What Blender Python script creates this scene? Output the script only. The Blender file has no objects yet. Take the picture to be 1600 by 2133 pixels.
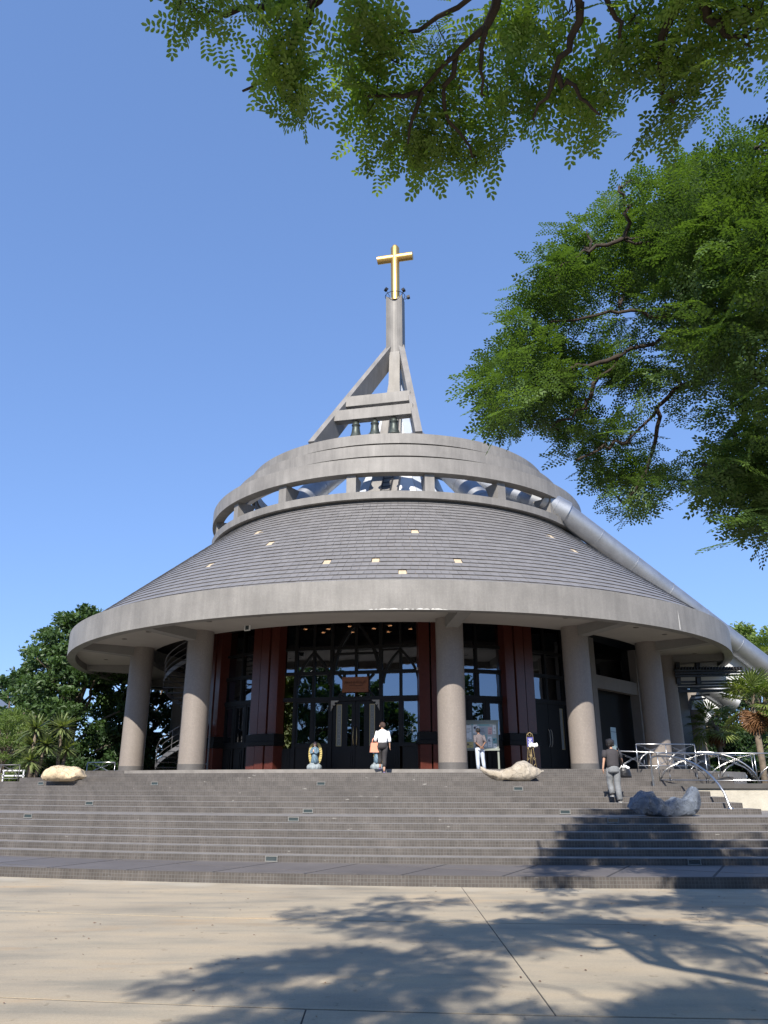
import bpy, math, random
import numpy as np
from mathutils import Vector, Matrix, noise as mnoise

rnd = random.Random(7)
nrg = np.random.default_rng(11)
R = math.radians
scn = bpy.context.scene
COL = scn.collection

# ------------------------------------------------------------------ camera, sky, sun, exposure
EYE = 1.705
PITCH = 19.34
FPX = 1602.0                                   # focal length in pixels of the 1600x2133 photograph
cam_d = bpy.data.cameras.new('camera')
cam_d.sensor_width = 36.0
cam_d.lens = 36.0 * FPX / 2133.0
cam_d.clip_start = 0.05
cam_d.clip_end = 3000
cam = bpy.data.objects.new('camera', cam_d)
COL.objects.link(cam)
cam.location = (0, 0, EYE)
cam.rotation_euler = (R(90 + PITCH), 0, 0)
scn.camera = cam

SUN_EL, SUN_AZ = 38.5, -13.0                   # azimuth measured from the direction behind the camera
sdir = Vector((math.sin(R(SUN_AZ)) * math.cos(R(SUN_EL)), -math.cos(R(SUN_AZ)) * math.cos(R(SUN_EL)), math.sin(R(SUN_EL))))
world = bpy.data.worlds.new('World')
scn.world = world
world.use_nodes = True
wn = world.node_tree.nodes
bg = wn['Background']
sky = wn.new('ShaderNodeTexSky')
sky.sky_type = 'NISHITA'
sky.sun_disc = False
sky.sun_elevation = R(SUN_EL)
sky.sun_rotation = math.atan2(sdir.x, sdir.y)
sky.altitude = 0
sky.air_density = 1.0
sky.dust_density = 0.0
sky.ozone_density = 4.0
gm = wn.new('ShaderNodeGamma'); gm.inputs['Gamma'].default_value = .5          # evens out the clear blue from horizon to zenith
tint = wn.new('ShaderNodeMix'); tint.data_type = 'RGBA'; tint.blend_type = 'MULTIPLY'; tint.inputs['Factor'].default_value = 1
tint.inputs[7].default_value = (.84, 1.14, 1.74, 1)
world.node_tree.links.new(sky.outputs[0], gm.inputs[0]); world.node_tree.links.new(gm.outputs[0], tint.inputs[6])
world.node_tree.links.new(tint.outputs[2], bg.inputs[0])
bg.inputs[1].default_value = 0.15
sun_d = bpy.data.lights.new('sun', 'SUN')
sun_d.energy = 5.0
sun_d.angle = R(0.53)
sun_d.color = (1.0, 0.93, 0.83)
sun = bpy.data.objects.new('sun', sun_d)
COL.objects.link(sun)
sun.rotation_euler = (-sdir).to_track_quat('-Z', 'Y').to_euler()
sun.location = (0, 0, 60)
scn.view_settings.view_transform = 'Standard'
scn.view_settings.look = 'None'
scn.view_settings.exposure = 0.75
scn.view_settings.gamma = 1.0

# ------------------------------------------------------------------ measuring helpers (photo pixel -> place)
CP, SP = math.cos(R(PITCH)), math.sin(R(PITCH))
def ray(px, py):
    v = py - 1066.5
    return (px - 800.0, FPX * CP + v * SP, FPX * SP - v * CP)
def at(px, py, D):
    x, f, u = ray(px, py)
    return Vector((x / f * D, D, EYE + u / f * D))
def on_z(px, py, z):
    x, f, u = ray(px, py)
    k = (z - EYE) / u
    return Vector((x * k, f * k, z))
def proj(p):
    zc = p[1] * CP + (p[2] - EYE) * SP
    yc = (p[2] - EYE) * CP - p[1] * SP
    return 800 + FPX * p[0] / zc, 1066.5 - FPX * yc / zc
CX, CY = 0.77, 44.0
def pol(phi, r, z=0.0):
    return Vector((CX + r * math.sin(R(phi)), CY - r * math.cos(R(phi)), z))

# ------------------------------------------------------------------ materials
MATS = {}
def mat(name, color=(.5, .5, .5), rough=.7, metal=0.0, spec=.5, var=0.0, vscale=3.0, color2=None, bump=0.0, bscale=40.0,
        stretch=(1, 1, 1), tone=False, tone_amt=.25, rand=0.0, coat=0.0, crack=0.0):
    m = bpy.data.materials.new(name)
    m.use_nodes = True
    nt = m.node_tree; N = nt.nodes; L = nt.links
    b = N['Principled BSDF']
    b.inputs['Roughness'].default_value = rough
    b.inputs['Metallic'].default_value = metal
    b.inputs['Specular IOR Level'].default_value = spec
    b.inputs['Coat Weight'].default_value = coat
    col = N.new('ShaderNodeRGB'); col.outputs[0].default_value = (*color, 1)
    out = col.outputs[0]
    tc = N.new('ShaderNodeTexCoord')
    mp = N.new('ShaderNodeMapping'); mp.inputs['Scale'].default_value = stretch
    L.new(tc.outputs['Object'], mp.inputs[0])
    if var > 0 or color2:
        nz = N.new('ShaderNodeTexNoise'); nz.inputs['Scale'].default_value = vscale; nz.inputs['Detail'].default_value = 8
        nz.inputs['Roughness'].default_value = .65
        L.new(mp.outputs[0], nz.inputs['Vector'])
        ramp = N.new('ShaderNodeValToRGB')
        ramp.color_ramp.elements[0].position = .33; ramp.color_ramp.elements[1].position = .67
        c2 = color2 or tuple(c * (1 - var) for c in color)
        c1 = color if color2 else tuple(min(1, c * (1 + var * .6)) for c in color)
        ramp.color_ramp.elements[0].color = (*c2, 1); ramp.color_ramp.elements[1].color = (*c1, 1)
        L.new(nz.outputs['Fac'], ramp.inputs[0])
        out = ramp.outputs[0]
    ck = None
    if crack > 0:                                # fracture lines of broken stone
        nd = N.new('ShaderNodeTexNoise'); nd.inputs['Scale'].default_value = crack * 1.3; nd.inputs['Detail'].default_value = 5
        L.new(mp.outputs[0], nd.inputs['Vector'])
        ad = N.new('ShaderNodeVectorMath'); ad.operation = 'MULTIPLY_ADD'; ad.inputs[1].default_value = (.5, .5, .5)
        L.new(nd.outputs['Color'], ad.inputs[0]); L.new(mp.outputs[0], ad.inputs[2])
        vo = N.new('ShaderNodeTexVoronoi'); vo.feature = 'DISTANCE_TO_EDGE'; vo.inputs['Scale'].default_value = crack
        L.new(ad.outputs[0], vo.inputs['Vector'])
        ck = N.new('ShaderNodeMapRange'); ck.inputs['From Max'].default_value = .035; ck.inputs['To Min'].default_value = .5
        L.new(vo.outputs['Distance'], ck.inputs['Value'])
        mk = N.new('ShaderNodeMix'); mk.data_type = 'RGBA'; mk.blend_type = 'MULTIPLY'; mk.inputs['Factor'].default_value = 1
        L.new(out, mk.inputs[6]); L.new(ck.outputs[0], mk.inputs[7]); out = mk.outputs[2]
    if tone or rand > 0:
        if tone:
            a = N.new('ShaderNodeAttribute'); a.attribute_name = 'tone'; src = a.outputs['Fac']; amt = tone_amt
        else:
            a = N.new('ShaderNodeObjectInfo'); src = a.outputs['Random']; amt = rand
        mr = N.new('ShaderNodeMapRange'); mr.inputs['To Min'].default_value = 1 - amt; mr.inputs['To Max'].default_value = 1 + amt
        L.new(src, mr.inputs['Value'])
        mx = N.new('ShaderNodeMix'); mx.data_type = 'RGBA'; mx.blend_type = 'MULTIPLY'; mx.inputs['Factor'].default_value = 1
        L.new(out, mx.inputs[6]); L.new(mr.outputs[0], mx.inputs[7])
        out = mx.outputs[2]
    L.new(out, b.inputs['Base Color'])
    if bump > 0:
        n2 = N.new('ShaderNodeTexNoise'); n2.inputs['Scale'].default_value = bscale; n2.inputs['Detail'].default_value = 6
        L.new(mp.outputs[0], n2.inputs['Vector'])
        bp = N.new('ShaderNodeBump'); bp.inputs['Strength'].default_value = bump; bp.inputs['Distance'].default_value = .05
        L.new(n2.outputs['Fac'], bp.inputs['Height']); L.new(bp.outputs[0], b.inputs['Normal'])
    MATS[name] = m
    return m

def mosaic(name, color, pitch, grout, gcol, rough=.55, var=.12, streak=.12, cyl=None, blotch=None):
    """small square mosaic tiles: grid lines from position along the surface and height, plus weather streaks"""
    m = bpy.data.materials.new(name); m.use_nodes = True
    nt = m.node_tree; N = nt.nodes; L = nt.links
    b = N['Principled BSDF']; b.inputs['Roughness'].default_value = rough; b.inputs['Specular IOR Level'].default_value = .35
    tc = N.new('ShaderNodeTexCoord')
    uv = N.new('ShaderNodeUVMap'); uv.uv_map = 'metres'
    br = N.new('ShaderNodeTexBrick')
    br.offset = 0.0; br.squash = 1.0
    br.inputs['Scale'].default_value = 1.0
    br.inputs['Brick Width'].default_value = pitch; br.inputs['Row Height'].default_value = pitch
    br.inputs['Mortar Size'].default_value = grout; br.inputs['Mortar Smooth'].default_value = .3
    br.inputs['Color1'].default_value = (*color, 1)
    br.inputs['Color2'].default_value = (*[c * (1 - var) for c in color], 1)
    br.inputs['Mortar'].default_value = (*gcol, 1)
    L.new(uv.outputs[0], br.inputs['Vector'])
    mp = N.new('ShaderNodeMapping'); mp.inputs['Scale'].default_value = (1.6, .16, 1)
    L.new(uv.outputs[0], mp.inputs[0])
    nz = N.new('ShaderNodeTexNoise'); nz.inputs['Scale'].default_value = 2.2; nz.inputs['Detail'].default_value = 7; nz.inputs['Roughness'].default_value = .7
    L.new(mp.outputs[0], nz.inputs['Vector'])
    mr = N.new('ShaderNodeMapRange'); mr.inputs['From Min'].default_value = .3; mr.inputs['From Max'].default_value = .7
    mr.inputs['To Min'].default_value = 1 - streak; mr.inputs['To Max'].default_value = 1 + streak * .6
    L.new(nz.outputs['Fac'], mr.inputs['Value'])
    n3 = N.new('ShaderNodeTexNoise'); n3.inputs['Scale'].default_value = .9; n3.inputs['Detail'].default_value = 5
    L.new(uv.outputs[0], n3.inputs['Vector'])
    m3 = N.new('ShaderNodeMapRange'); m3.inputs['From Min'].default_value = .3; m3.inputs['From Max'].default_value = .7
    m3.inputs['To Min'].default_value = 1 - streak * .8; m3.inputs['To Max'].default_value = 1 + streak * .6
    L.new(n3.outputs['Fac'], m3.inputs['Value'])
    mu = N.new('ShaderNodeMath'); mu.operation = 'MULTIPLY'
    L.new(mr.outputs[0], mu.inputs[0]); L.new(m3.outputs[0], mu.inputs[1])
    mx = N.new('ShaderNodeMix'); mx.data_type = 'RGBA'; mx.blend_type = 'MULTIPLY'; mx.inputs['Factor'].default_value = 1
    L.new(br.outputs['Color'], mx.inputs[6]); L.new(mu.outputs[0], mx.inputs[7])
    out = mx.outputs[2]
    if blotch:                                   # scattered pale lime and dropping stains
        mpb = N.new('ShaderNodeMapping'); mpb.inputs['Scale'].default_value = blotch[2]
        L.new(uv.outputs[0], mpb.inputs[0])
        n4 = N.new('ShaderNodeTexNoise'); n4.inputs['Scale'].default_value = blotch[1]; n4.inputs['Detail'].default_value = 4
        L.new(mpb.outputs[0], n4.inputs['Vector'])
        r4 = N.new('ShaderNodeMapRange'); r4.inputs['From Min'].default_value = blotch[3]; r4.inputs['From Max'].default_value = blotch[3] + .04
        L.new(n4.outputs['Fac'], r4.inputs['Value'])
        mx2 = N.new('ShaderNodeMix'); mx2.data_type = 'RGBA'
        L.new(r4.outputs[0], mx2.inputs['Factor']); L.new(out, mx2.inputs[6]); mx2.inputs[7].default_value = (*blotch[0], 1)
        out = mx2.outputs[2]
    L.new(out, b.inputs['Base Color'])
    MATS[name] = m
    return m

def leafmat(name, c1, c2, trans=.45, tcol=None, rough=.5):
    m = bpy.data.materials.new(name); m.use_nodes = True
    nt = m.node_tree; N = nt.nodes; L = nt.links
    b = N['Principled BSDF']; b.inputs['Roughness'].default_value = rough; b.inputs['Specular IOR Level'].default_value = .35
    a = N.new('ShaderNodeAttribute'); a.attribute_name = 'tone'
    rp = N.new('ShaderNodeValToRGB')
    rp.color_ramp.elements[0].color = (*c1, 1); rp.color_ramp.elements[1].color = (*c2, 1)
    L.new(a.outputs['Fac'], rp.inputs[0]); L.new(rp.outputs[0], b.inputs['Base Color'])
    t = N.new('ShaderNodeBsdfTranslucent')
    mt = N.new('ShaderNodeMix'); mt.data_type = 'RGBA'; mt.blend_type = 'MULTIPLY'; mt.inputs['Factor'].default_value = 1
    tc = tcol or (2.2, 2.4, .8)
    L.new(rp.outputs[0], mt.inputs[6]); mt.inputs[7].default_value = (*tc, 1)
    L.new(mt.outputs[2], t.inputs[0])
    ms = N.new('ShaderNodeMixShader'); ms.inputs[0].default_value = trans
    L.new(b.outputs[0], ms.inputs[1]); L.new(t.outputs[0], ms.inputs[2])
    L.new(ms.outputs[0], N['Material Output'].inputs[0])
    MATS[name] = m
    return m

def glassmat(name, tint=(.10, .11, .12), refl=.5, rcol=(.80, .88, 1.0)):
    m = bpy.data.materials.new(name); m.use_nodes = True
    nt = m.node_tree; N = nt.nodes; L = nt.links
    N.remove(N['Principled BSDF'])
    t = N.new('ShaderNodeBsdfTransparent'); t.inputs[0].default_value = (*tint, 1)
    g = N.new('ShaderNodeBsdfGlossy'); g.inputs['Roughness'].default_value = .012; g.inputs[0].default_value = (*rcol, 1)
    tc = N.new('ShaderNodeTexCoord'); nz = N.new('ShaderNodeTexNoise'); nz.inputs['Scale'].default_value = 1.3
    L.new(tc.outputs['Object'], nz.inputs['Vector'])
    bp = N.new('ShaderNodeBump'); bp.inputs['Strength'].default_value = .12; bp.inputs['Distance'].default_value = .02
    L.new(nz.outputs['Fac'], bp.inputs['Height']); L.new(bp.outputs[0], g.inputs['Normal'])
    ms = N.new('ShaderNodeMixShader'); ms.inputs[0].default_value = refl
    L.new(t.outputs[0], ms.inputs[1]); L.new(g.outputs[0], ms.inputs[2])
    L.new(ms.outputs[0], N['Material Output'].inputs[0])
    MATS[name] = m
    return m

def emitmat(name, color, strength):
    m = bpy.data.materials.new(name); m.use_nodes = True
    nt = m.node_tree; N = nt.nodes; L = nt.links
    e = N.new('ShaderNodeEmission'); e.inputs[0].default_value = (*color, 1); e.inputs[1].default_value = strength
    L.new(e.outputs[0], N['Material Output'].inputs[0])
    MATS[name] = m

mosaic('fascia_mosaic', (.2243, .2130, .1956), .05, .004, (.1705, .1655, .1569), streak=.18, var=.10, blotch=((.4066, .4037, .3874), 2.6, (2.0, .5, 1), .80))
mosaic('band_mosaic', (.2303, .2190, .2041), .05, .004, (.1870, .1786, .1700), streak=.20, var=.08)
mosaic('column_mosaic', (.2477, .2156, .1898), .05, .006, (.1931, .1706, .1512), streak=.07, var=.14)
mosaic('plinth_mosaic', (.1001, .0941, .0911), .05, .005, (.1214, .1154, .1093), streak=.1)
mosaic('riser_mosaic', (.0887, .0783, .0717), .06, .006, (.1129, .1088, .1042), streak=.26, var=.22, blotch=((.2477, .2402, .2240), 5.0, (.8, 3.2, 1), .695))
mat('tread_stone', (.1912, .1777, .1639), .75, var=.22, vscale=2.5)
mat('terrace_tile', (.1190, .1074, .1020), .55, var=.14, vscale=1.3, rand=.09)
mat('tile_grout', (.0455, .0425, .0413), .85)
mat('soffit_paint', (.3400, .3127, .2793), .8, var=.06, vscale=.9)
mat('beam_paint', (.2004, .1912, .1761), .8, var=.08, vscale=1.5)
mat('slate', (.1738, .1678, .1663), .42, spec=.45, var=.10, vscale=2.0, tone=True, tone_amt=.06, bump=.12, bscale=18)
mat('slate_piece', (.1738, .1678, .1663), .42, spec=.45, var=.10, vscale=2.0, rand=.06, bump=.12, bscale=18)
mat('underlay', (.4500, .3675, .2550), .9, var=.2, vscale=4)
mat('gold', (.70, .46, .16), .42, metal=1.0)
mat('red_granite', (.0776, .0202, .0135), .28, spec=.5, var=.22, vscale=9)
mat('black_wood', (.0072, .0067, .0067), .45, spec=.22, var=.3, vscale=7, stretch=(4, 4, .5))
mat('black_metal', (.014, .014, .015), .45)
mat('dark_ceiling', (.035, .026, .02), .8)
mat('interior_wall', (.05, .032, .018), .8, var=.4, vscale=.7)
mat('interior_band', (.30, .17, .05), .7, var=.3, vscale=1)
mat('silver', (.4321, .4461, .4670), .55, metal=1.0, var=.14, vscale=1.6)
mat('white_panel', (.6068, .6232, .6396), .55, spec=.4, var=.05, vscale=1.2)
mat('pale_panel', (.42, .46, .52), .55, spec=.4, var=.05)
mat('stainless', (.4330, .4330, .4264), .30, metal=1.0)
mat('grey_steel', (.11, .11, .115), .45, metal=.4)
mat('bronze', (.0851, .1073, .0962), .5, metal=.55, var=.45, vscale=8, color2=(.0370, .0407, .0370))
mat('frosted', (.16, .17, .165), .35, var=.2, vscale=12)
mat('brass', (.3848, .2960, .1480), .4, metal=.7)
mat('pale_carving', (.2960, .2812, .2516), .7, var=.2, vscale=8)
mat('sign_wood', (.1924, .0629, .0207), .6, var=.3, vscale=5, stretch=(1, 1, 6))
mat('letter_dark', (.055, .018, .010), .7)
mat('bark', (.0357, .0252, .0181), .9, var=.45, vscale=6, bump=.6, bscale=14, stretch=(1, 1, .4))
mat('twig', (.0330, .0240, .0180), .9, var=.3, vscale=9)
mat('bark_grey', (.15, .12, .09), .9, var=.4, vscale=5, bump=.5, bscale=12)
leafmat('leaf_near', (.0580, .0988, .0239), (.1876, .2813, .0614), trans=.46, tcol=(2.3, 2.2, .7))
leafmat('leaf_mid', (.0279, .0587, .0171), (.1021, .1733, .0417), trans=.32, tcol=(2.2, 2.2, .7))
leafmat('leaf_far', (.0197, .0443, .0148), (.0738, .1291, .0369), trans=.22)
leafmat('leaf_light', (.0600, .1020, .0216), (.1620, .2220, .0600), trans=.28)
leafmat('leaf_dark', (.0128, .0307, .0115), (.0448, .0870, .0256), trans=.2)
leafmat('leaf_yucca', (.06, .09, .03), (.25, .29, .13), trans=.2, rough=.4)
leafmat('leaf_palm', (.065, .110, .025), (.215, .255, .075), trans=.25, rough=.4)
leafmat('leaf_dead', (.1008, .0432, .0180), (.2448, .1332, .0612), trans=.2, tcol=(1.3, 1.0, .7))
mat('rock_cream', (.5242, .4194, .2771), .85, var=.25, vscale=3, bump=.5, bscale=9, crack=2.4)
mat('rock_pale', (.4298, .3875, .3191), .85, color2=(.2605, .2182, .1628), vscale=2.2, bump=.5, bscale=8, crack=2.8)
mat('rock_blue', (.1396, .1640, .2025), .85, color2=(.0662, .0804, .1048), vscale=3.2, bump=.8, bscale=7, crack=3.6)
mat('wall_cream', (.4008, .3765, .3157), .9, var=.16, vscale=2.5, bump=.2, bscale=20)
mat('ramp_edge', (.0690, .0655, .0621), .8, var=.2)
glassmat('glass', tint=(.20, .19, .18), refl=.25)
glassmat('glass_dark', tint=(.05, .06, .06), refl=.12)
glassmat('glass_yellow_reflect', tint=(.30, .20, .07), refl=.36, rcol=(.80, .62, .20))  # side light panes; their yellow reflection is put into the glass colours
emitmat('lamp_warm', (1.0, .52, .25), 9.0)
mat('lamp_trim', (.10, .09, .08), .5)
mat('lamp_bowl', (.22, .20, .18), .4)
mat('step_light_frame', (.1800, .1800, .1740), .6, var=.2)
mat('step_light_glass', (.035, .05, .055), .15, spec=.7)
mat('skin', (.4037, .2344, .1563), .6)
mat('skin_tan', (.1924, .0999, .0629), .6)
mat('hair_black', (.012, .011, .012), .5, spec=.4, bump=.6, bscale=60)
mat('hair_brown', (.05, .026, .017), .5, bump=.6, bscale=60)
mat('cloth_white', (.83, .83, .83), .85, bump=.2, bscale=14)
mat('cloth_black', (.026, .024, .026), .85, bump=.25, bscale=14)
mat('cloth_tee', (.035, .032, .036), .85, bump=.25, bscale=14)
mat('cloth_grey', (.1758, .1856, .1954), .9, var=.2, vscale=6, bump=.5, bscale=10)
mat('cloth_paleblue', (.4440, .5032, .6068), .85, bump=.3, bscale=12)
mat('cloth_plaid', (.1628, .1480, .1591), .9, color2=(.0740, .0629, .0740), vscale=30)
mat('peach_leather', (.6290, .2664, .1702), .5)
mat('bag_black', (.012, .012, .014), .4, bump=.4, bscale=16)
mat('shoe_purple', (.14, .11, .25), .6)
mat('shoe_dark', (.03, .03, .032), .6)
mat('sole_white', (.6, .6, .58), .7)
mat('robe_blue', (.1006, .1717, .2368), .6, var=.35, vscale=9)
mat('wing_gold', (.4588, .3700, .1332), .55, var=.3, vscale=14)
mat('statue_skin', (.50, .34, .27), .6)
mat('statue_hair', (.10, .055, .035), .6)
mat('cloud_stone', (.2380, .2800, .3080), .7, var=.3, vscale=9, bump=.4, bscale=14)
mat('board_frame', (.2220, .2442, .2146), .45, metal=.3)
mat('board_face', (.4440, .4958, .4884), .5, var=.05)
mat('paper_white', (.78, .80, .80), .6)
mat('paper_pink', (.70, .42, .40), .6)
mat('paper_teal', (.20, .42, .45), .6)
mat('paper_yellow', (.62, .52, .22), .6)
mat('paper_grey', (.40, .44, .48), .6)
mat('ink', (.05, .05, .08), .7)
mat('sign_blue', (.06, .06, .24), .45)
mat('flower_white', (.82, .80, .76), .6)
mat('notice_teal', (.26, .36, .38), .4)
mat('cctv_white', (.75, .75, .72), .4)
mat('grey_post', (.1822, .1670, .1548), .6, var=.08)
mat('far_white', (.5328, .5476, .5772), .7, var=.06)
mat('far_roof', (.2220, .2516, .2960), .5, var=.1)
mat('chip_white', (.52, .51, .48), .9, var=.2, vscale=14)
mat('soil', (.075, .055, .035), .95, var=.3)
mat('joint', (.045, .04, .036), .95)

def ground_mat(name):
    m = bpy.data.materials.new(name); m.use_nodes = True
    nt = m.node_tree; N = nt.nodes; L = nt.links
    b = N['Principled BSDF']; b.inputs['Roughness'].default_value = .85; b.inputs['Specular IOR Level'].default_value = .25
    g = N.new('ShaderNodeNewGeometry')
    def noise_ramp(scale, stretch, stops, detail=8, rough=.6, rot=0.0):
        mp = N.new('ShaderNodeMapping'); mp.inputs['Scale'].default_value = stretch; mp.inputs['Rotation'].default_value = (0, 0, rot)
        L.new(g.outputs['Position'], mp.inputs[0])
        nz = N.new('ShaderNodeTexNoise'); nz.inputs['Scale'].default_value = scale; nz.inputs['Detail'].default_value = detail; nz.inputs['Roughness'].default_value = rough
        L.new(mp.outputs[0], nz.inputs['Vector'])
        rp = N.new('ShaderNodeValToRGB')
        while len(rp.color_ramp.elements) < len(stops): rp.color_ramp.elements.new(.5)
        for e, (p, c) in zip(rp.color_ramp.elements, stops):
            e.position = p; e.color = (*c, 1)
        L.new(nz.outputs['Fac'], rp.inputs[0])
        return rp.outputs[0], nz
    base, _ = noise_ramp(.42, (1, 1.4, 1), [(.30, (.265, .230, .176)), (.5, (.340, .291, .216)), (.70, (.392, .323, .228))])
    sweep, _ = noise_ramp(1.5, (.35, 1.6, 1), [(.30, (.74, .79, .84)), (.52, (1, 1, 1)), (.75, (1.10, 1.06, 1.0))], rot=.35)
    fine, _ = noise_ramp(38, (1, 1, 1), [(.3, (.93, .93, .93)), (.7, (1.05, 1.05, 1.05))], detail=3)
    rust, _ = noise_ramp(.8, (.35, 1.5, 1), [(.58, (1, 1, 1)), (.74, (1.10, .92, .74))], rot=-.3)
    speck, _ = noise_ramp(7.0, (1, 1, 1), [(.27, (.72, .70, .66)), (.34, (1, 1, 1))], detail=2)
    grit, _ = noise_ramp(140, (1, 1, 1), [(.30, (.86, .86, .86)), (.70, (1.12, 1.12, 1.12))], detail=2)
    spill, _ = noise_ramp(.55, (1, .8, 1), [(.28, (.78, .77, .76)), (.36, (1, 1, 1))], detail=9, rough=.7, rot=.8)
    cur = base
    for o in (sweep, fine, rust, speck, grit, spill):
        mx = N.new('ShaderNodeMix'); mx.data_type = 'RGBA'; mx.blend_type = 'MULTIPLY'; mx.inputs['Factor'].default_value = 1
        L.new(cur, mx.inputs[6]); L.new(o, mx.inputs[7]); cur = mx.outputs[2]
    # pale lime wash next to the stair kerb (arc about the stairs' centre)
    sx = N.new('ShaderNodeVectorMath'); sx.operation = 'DISTANCE'; sx.inputs[1].default_value = (5.7, 63.5, 0)
    L.new(g.outputs['Position'], sx.inputs[0])
    n5 = N.new('ShaderNodeTexNoise'); n5.inputs['Scale'].default_value = 1.1; n5.inputs['Detail'].default_value = 7
    L.new(g.outputs['Position'], n5.inputs['Vector'])
    add = N.new('ShaderNodeMath'); add.operation = 'MULTIPLY_ADD'; add.inputs[1].default_value = 1.9
    L.new(n5.outputs['Fac'], add.inputs[0]); L.new(sx.outputs['Value'], add.inputs[2])
    mr = N.new('ShaderNodeMapRange'); mr.inputs['From Min'].default_value = 50.55; mr.inputs['From Max'].default_value = 50.0
    mr.inputs['To Min'].default_value = 0; mr.inputs['To Max'].default_value = .55
    L.new(add.outputs[0], mr.inputs['Value'])
    mx = N.new('ShaderNodeMix'); mx.data_type = 'RGBA'
    L.new(mr.outputs[0], mx.inputs['Factor']); L.new(cur, mx.inputs[6]); mx.inputs[7].default_value = (.42, .385, .315, 1)
    L.new(mx.outputs[2], b.inputs['Base Color'])
    n6 = N.new('ShaderNodeTexNoise'); n6.inputs['Scale'].default_value = 55; L.new(g.outputs['Position'], n6.inputs['Vector'])
    bp = N.new('ShaderNodeBump'); bp.inputs['Strength'].default_value = .12; bp.inputs['Distance'].default_value = .01
    L.new(n6.outputs['Fac'], bp.inputs['Height']); L.new(bp.outputs[0], b.inputs['Normal'])
    MATS[name] = m
ground_mat('concrete')
mat('far_ground', (.1184, .1110, .0740), .95, var=.3, vscale=.4)

# ------------------------------------------------------------------ mesh building helpers
def empty(name, loc=(0, 0, 0), rz=0.0, parent=None):
    o = bpy.data.objects.new(name, None); o.empty_display_size = .2
    COL.objects.link(o); o.location = loc; o.rotation_euler = (0, 0, rz)
    if parent: o.parent = parent
    return o
def tag(o, label=None, cat=None, group=None, kind=None):
    if label: o['label'] = label
    if cat: o['category'] = cat
    if group: o['group'] = group
    if kind: o['kind'] = kind
    return o

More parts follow.
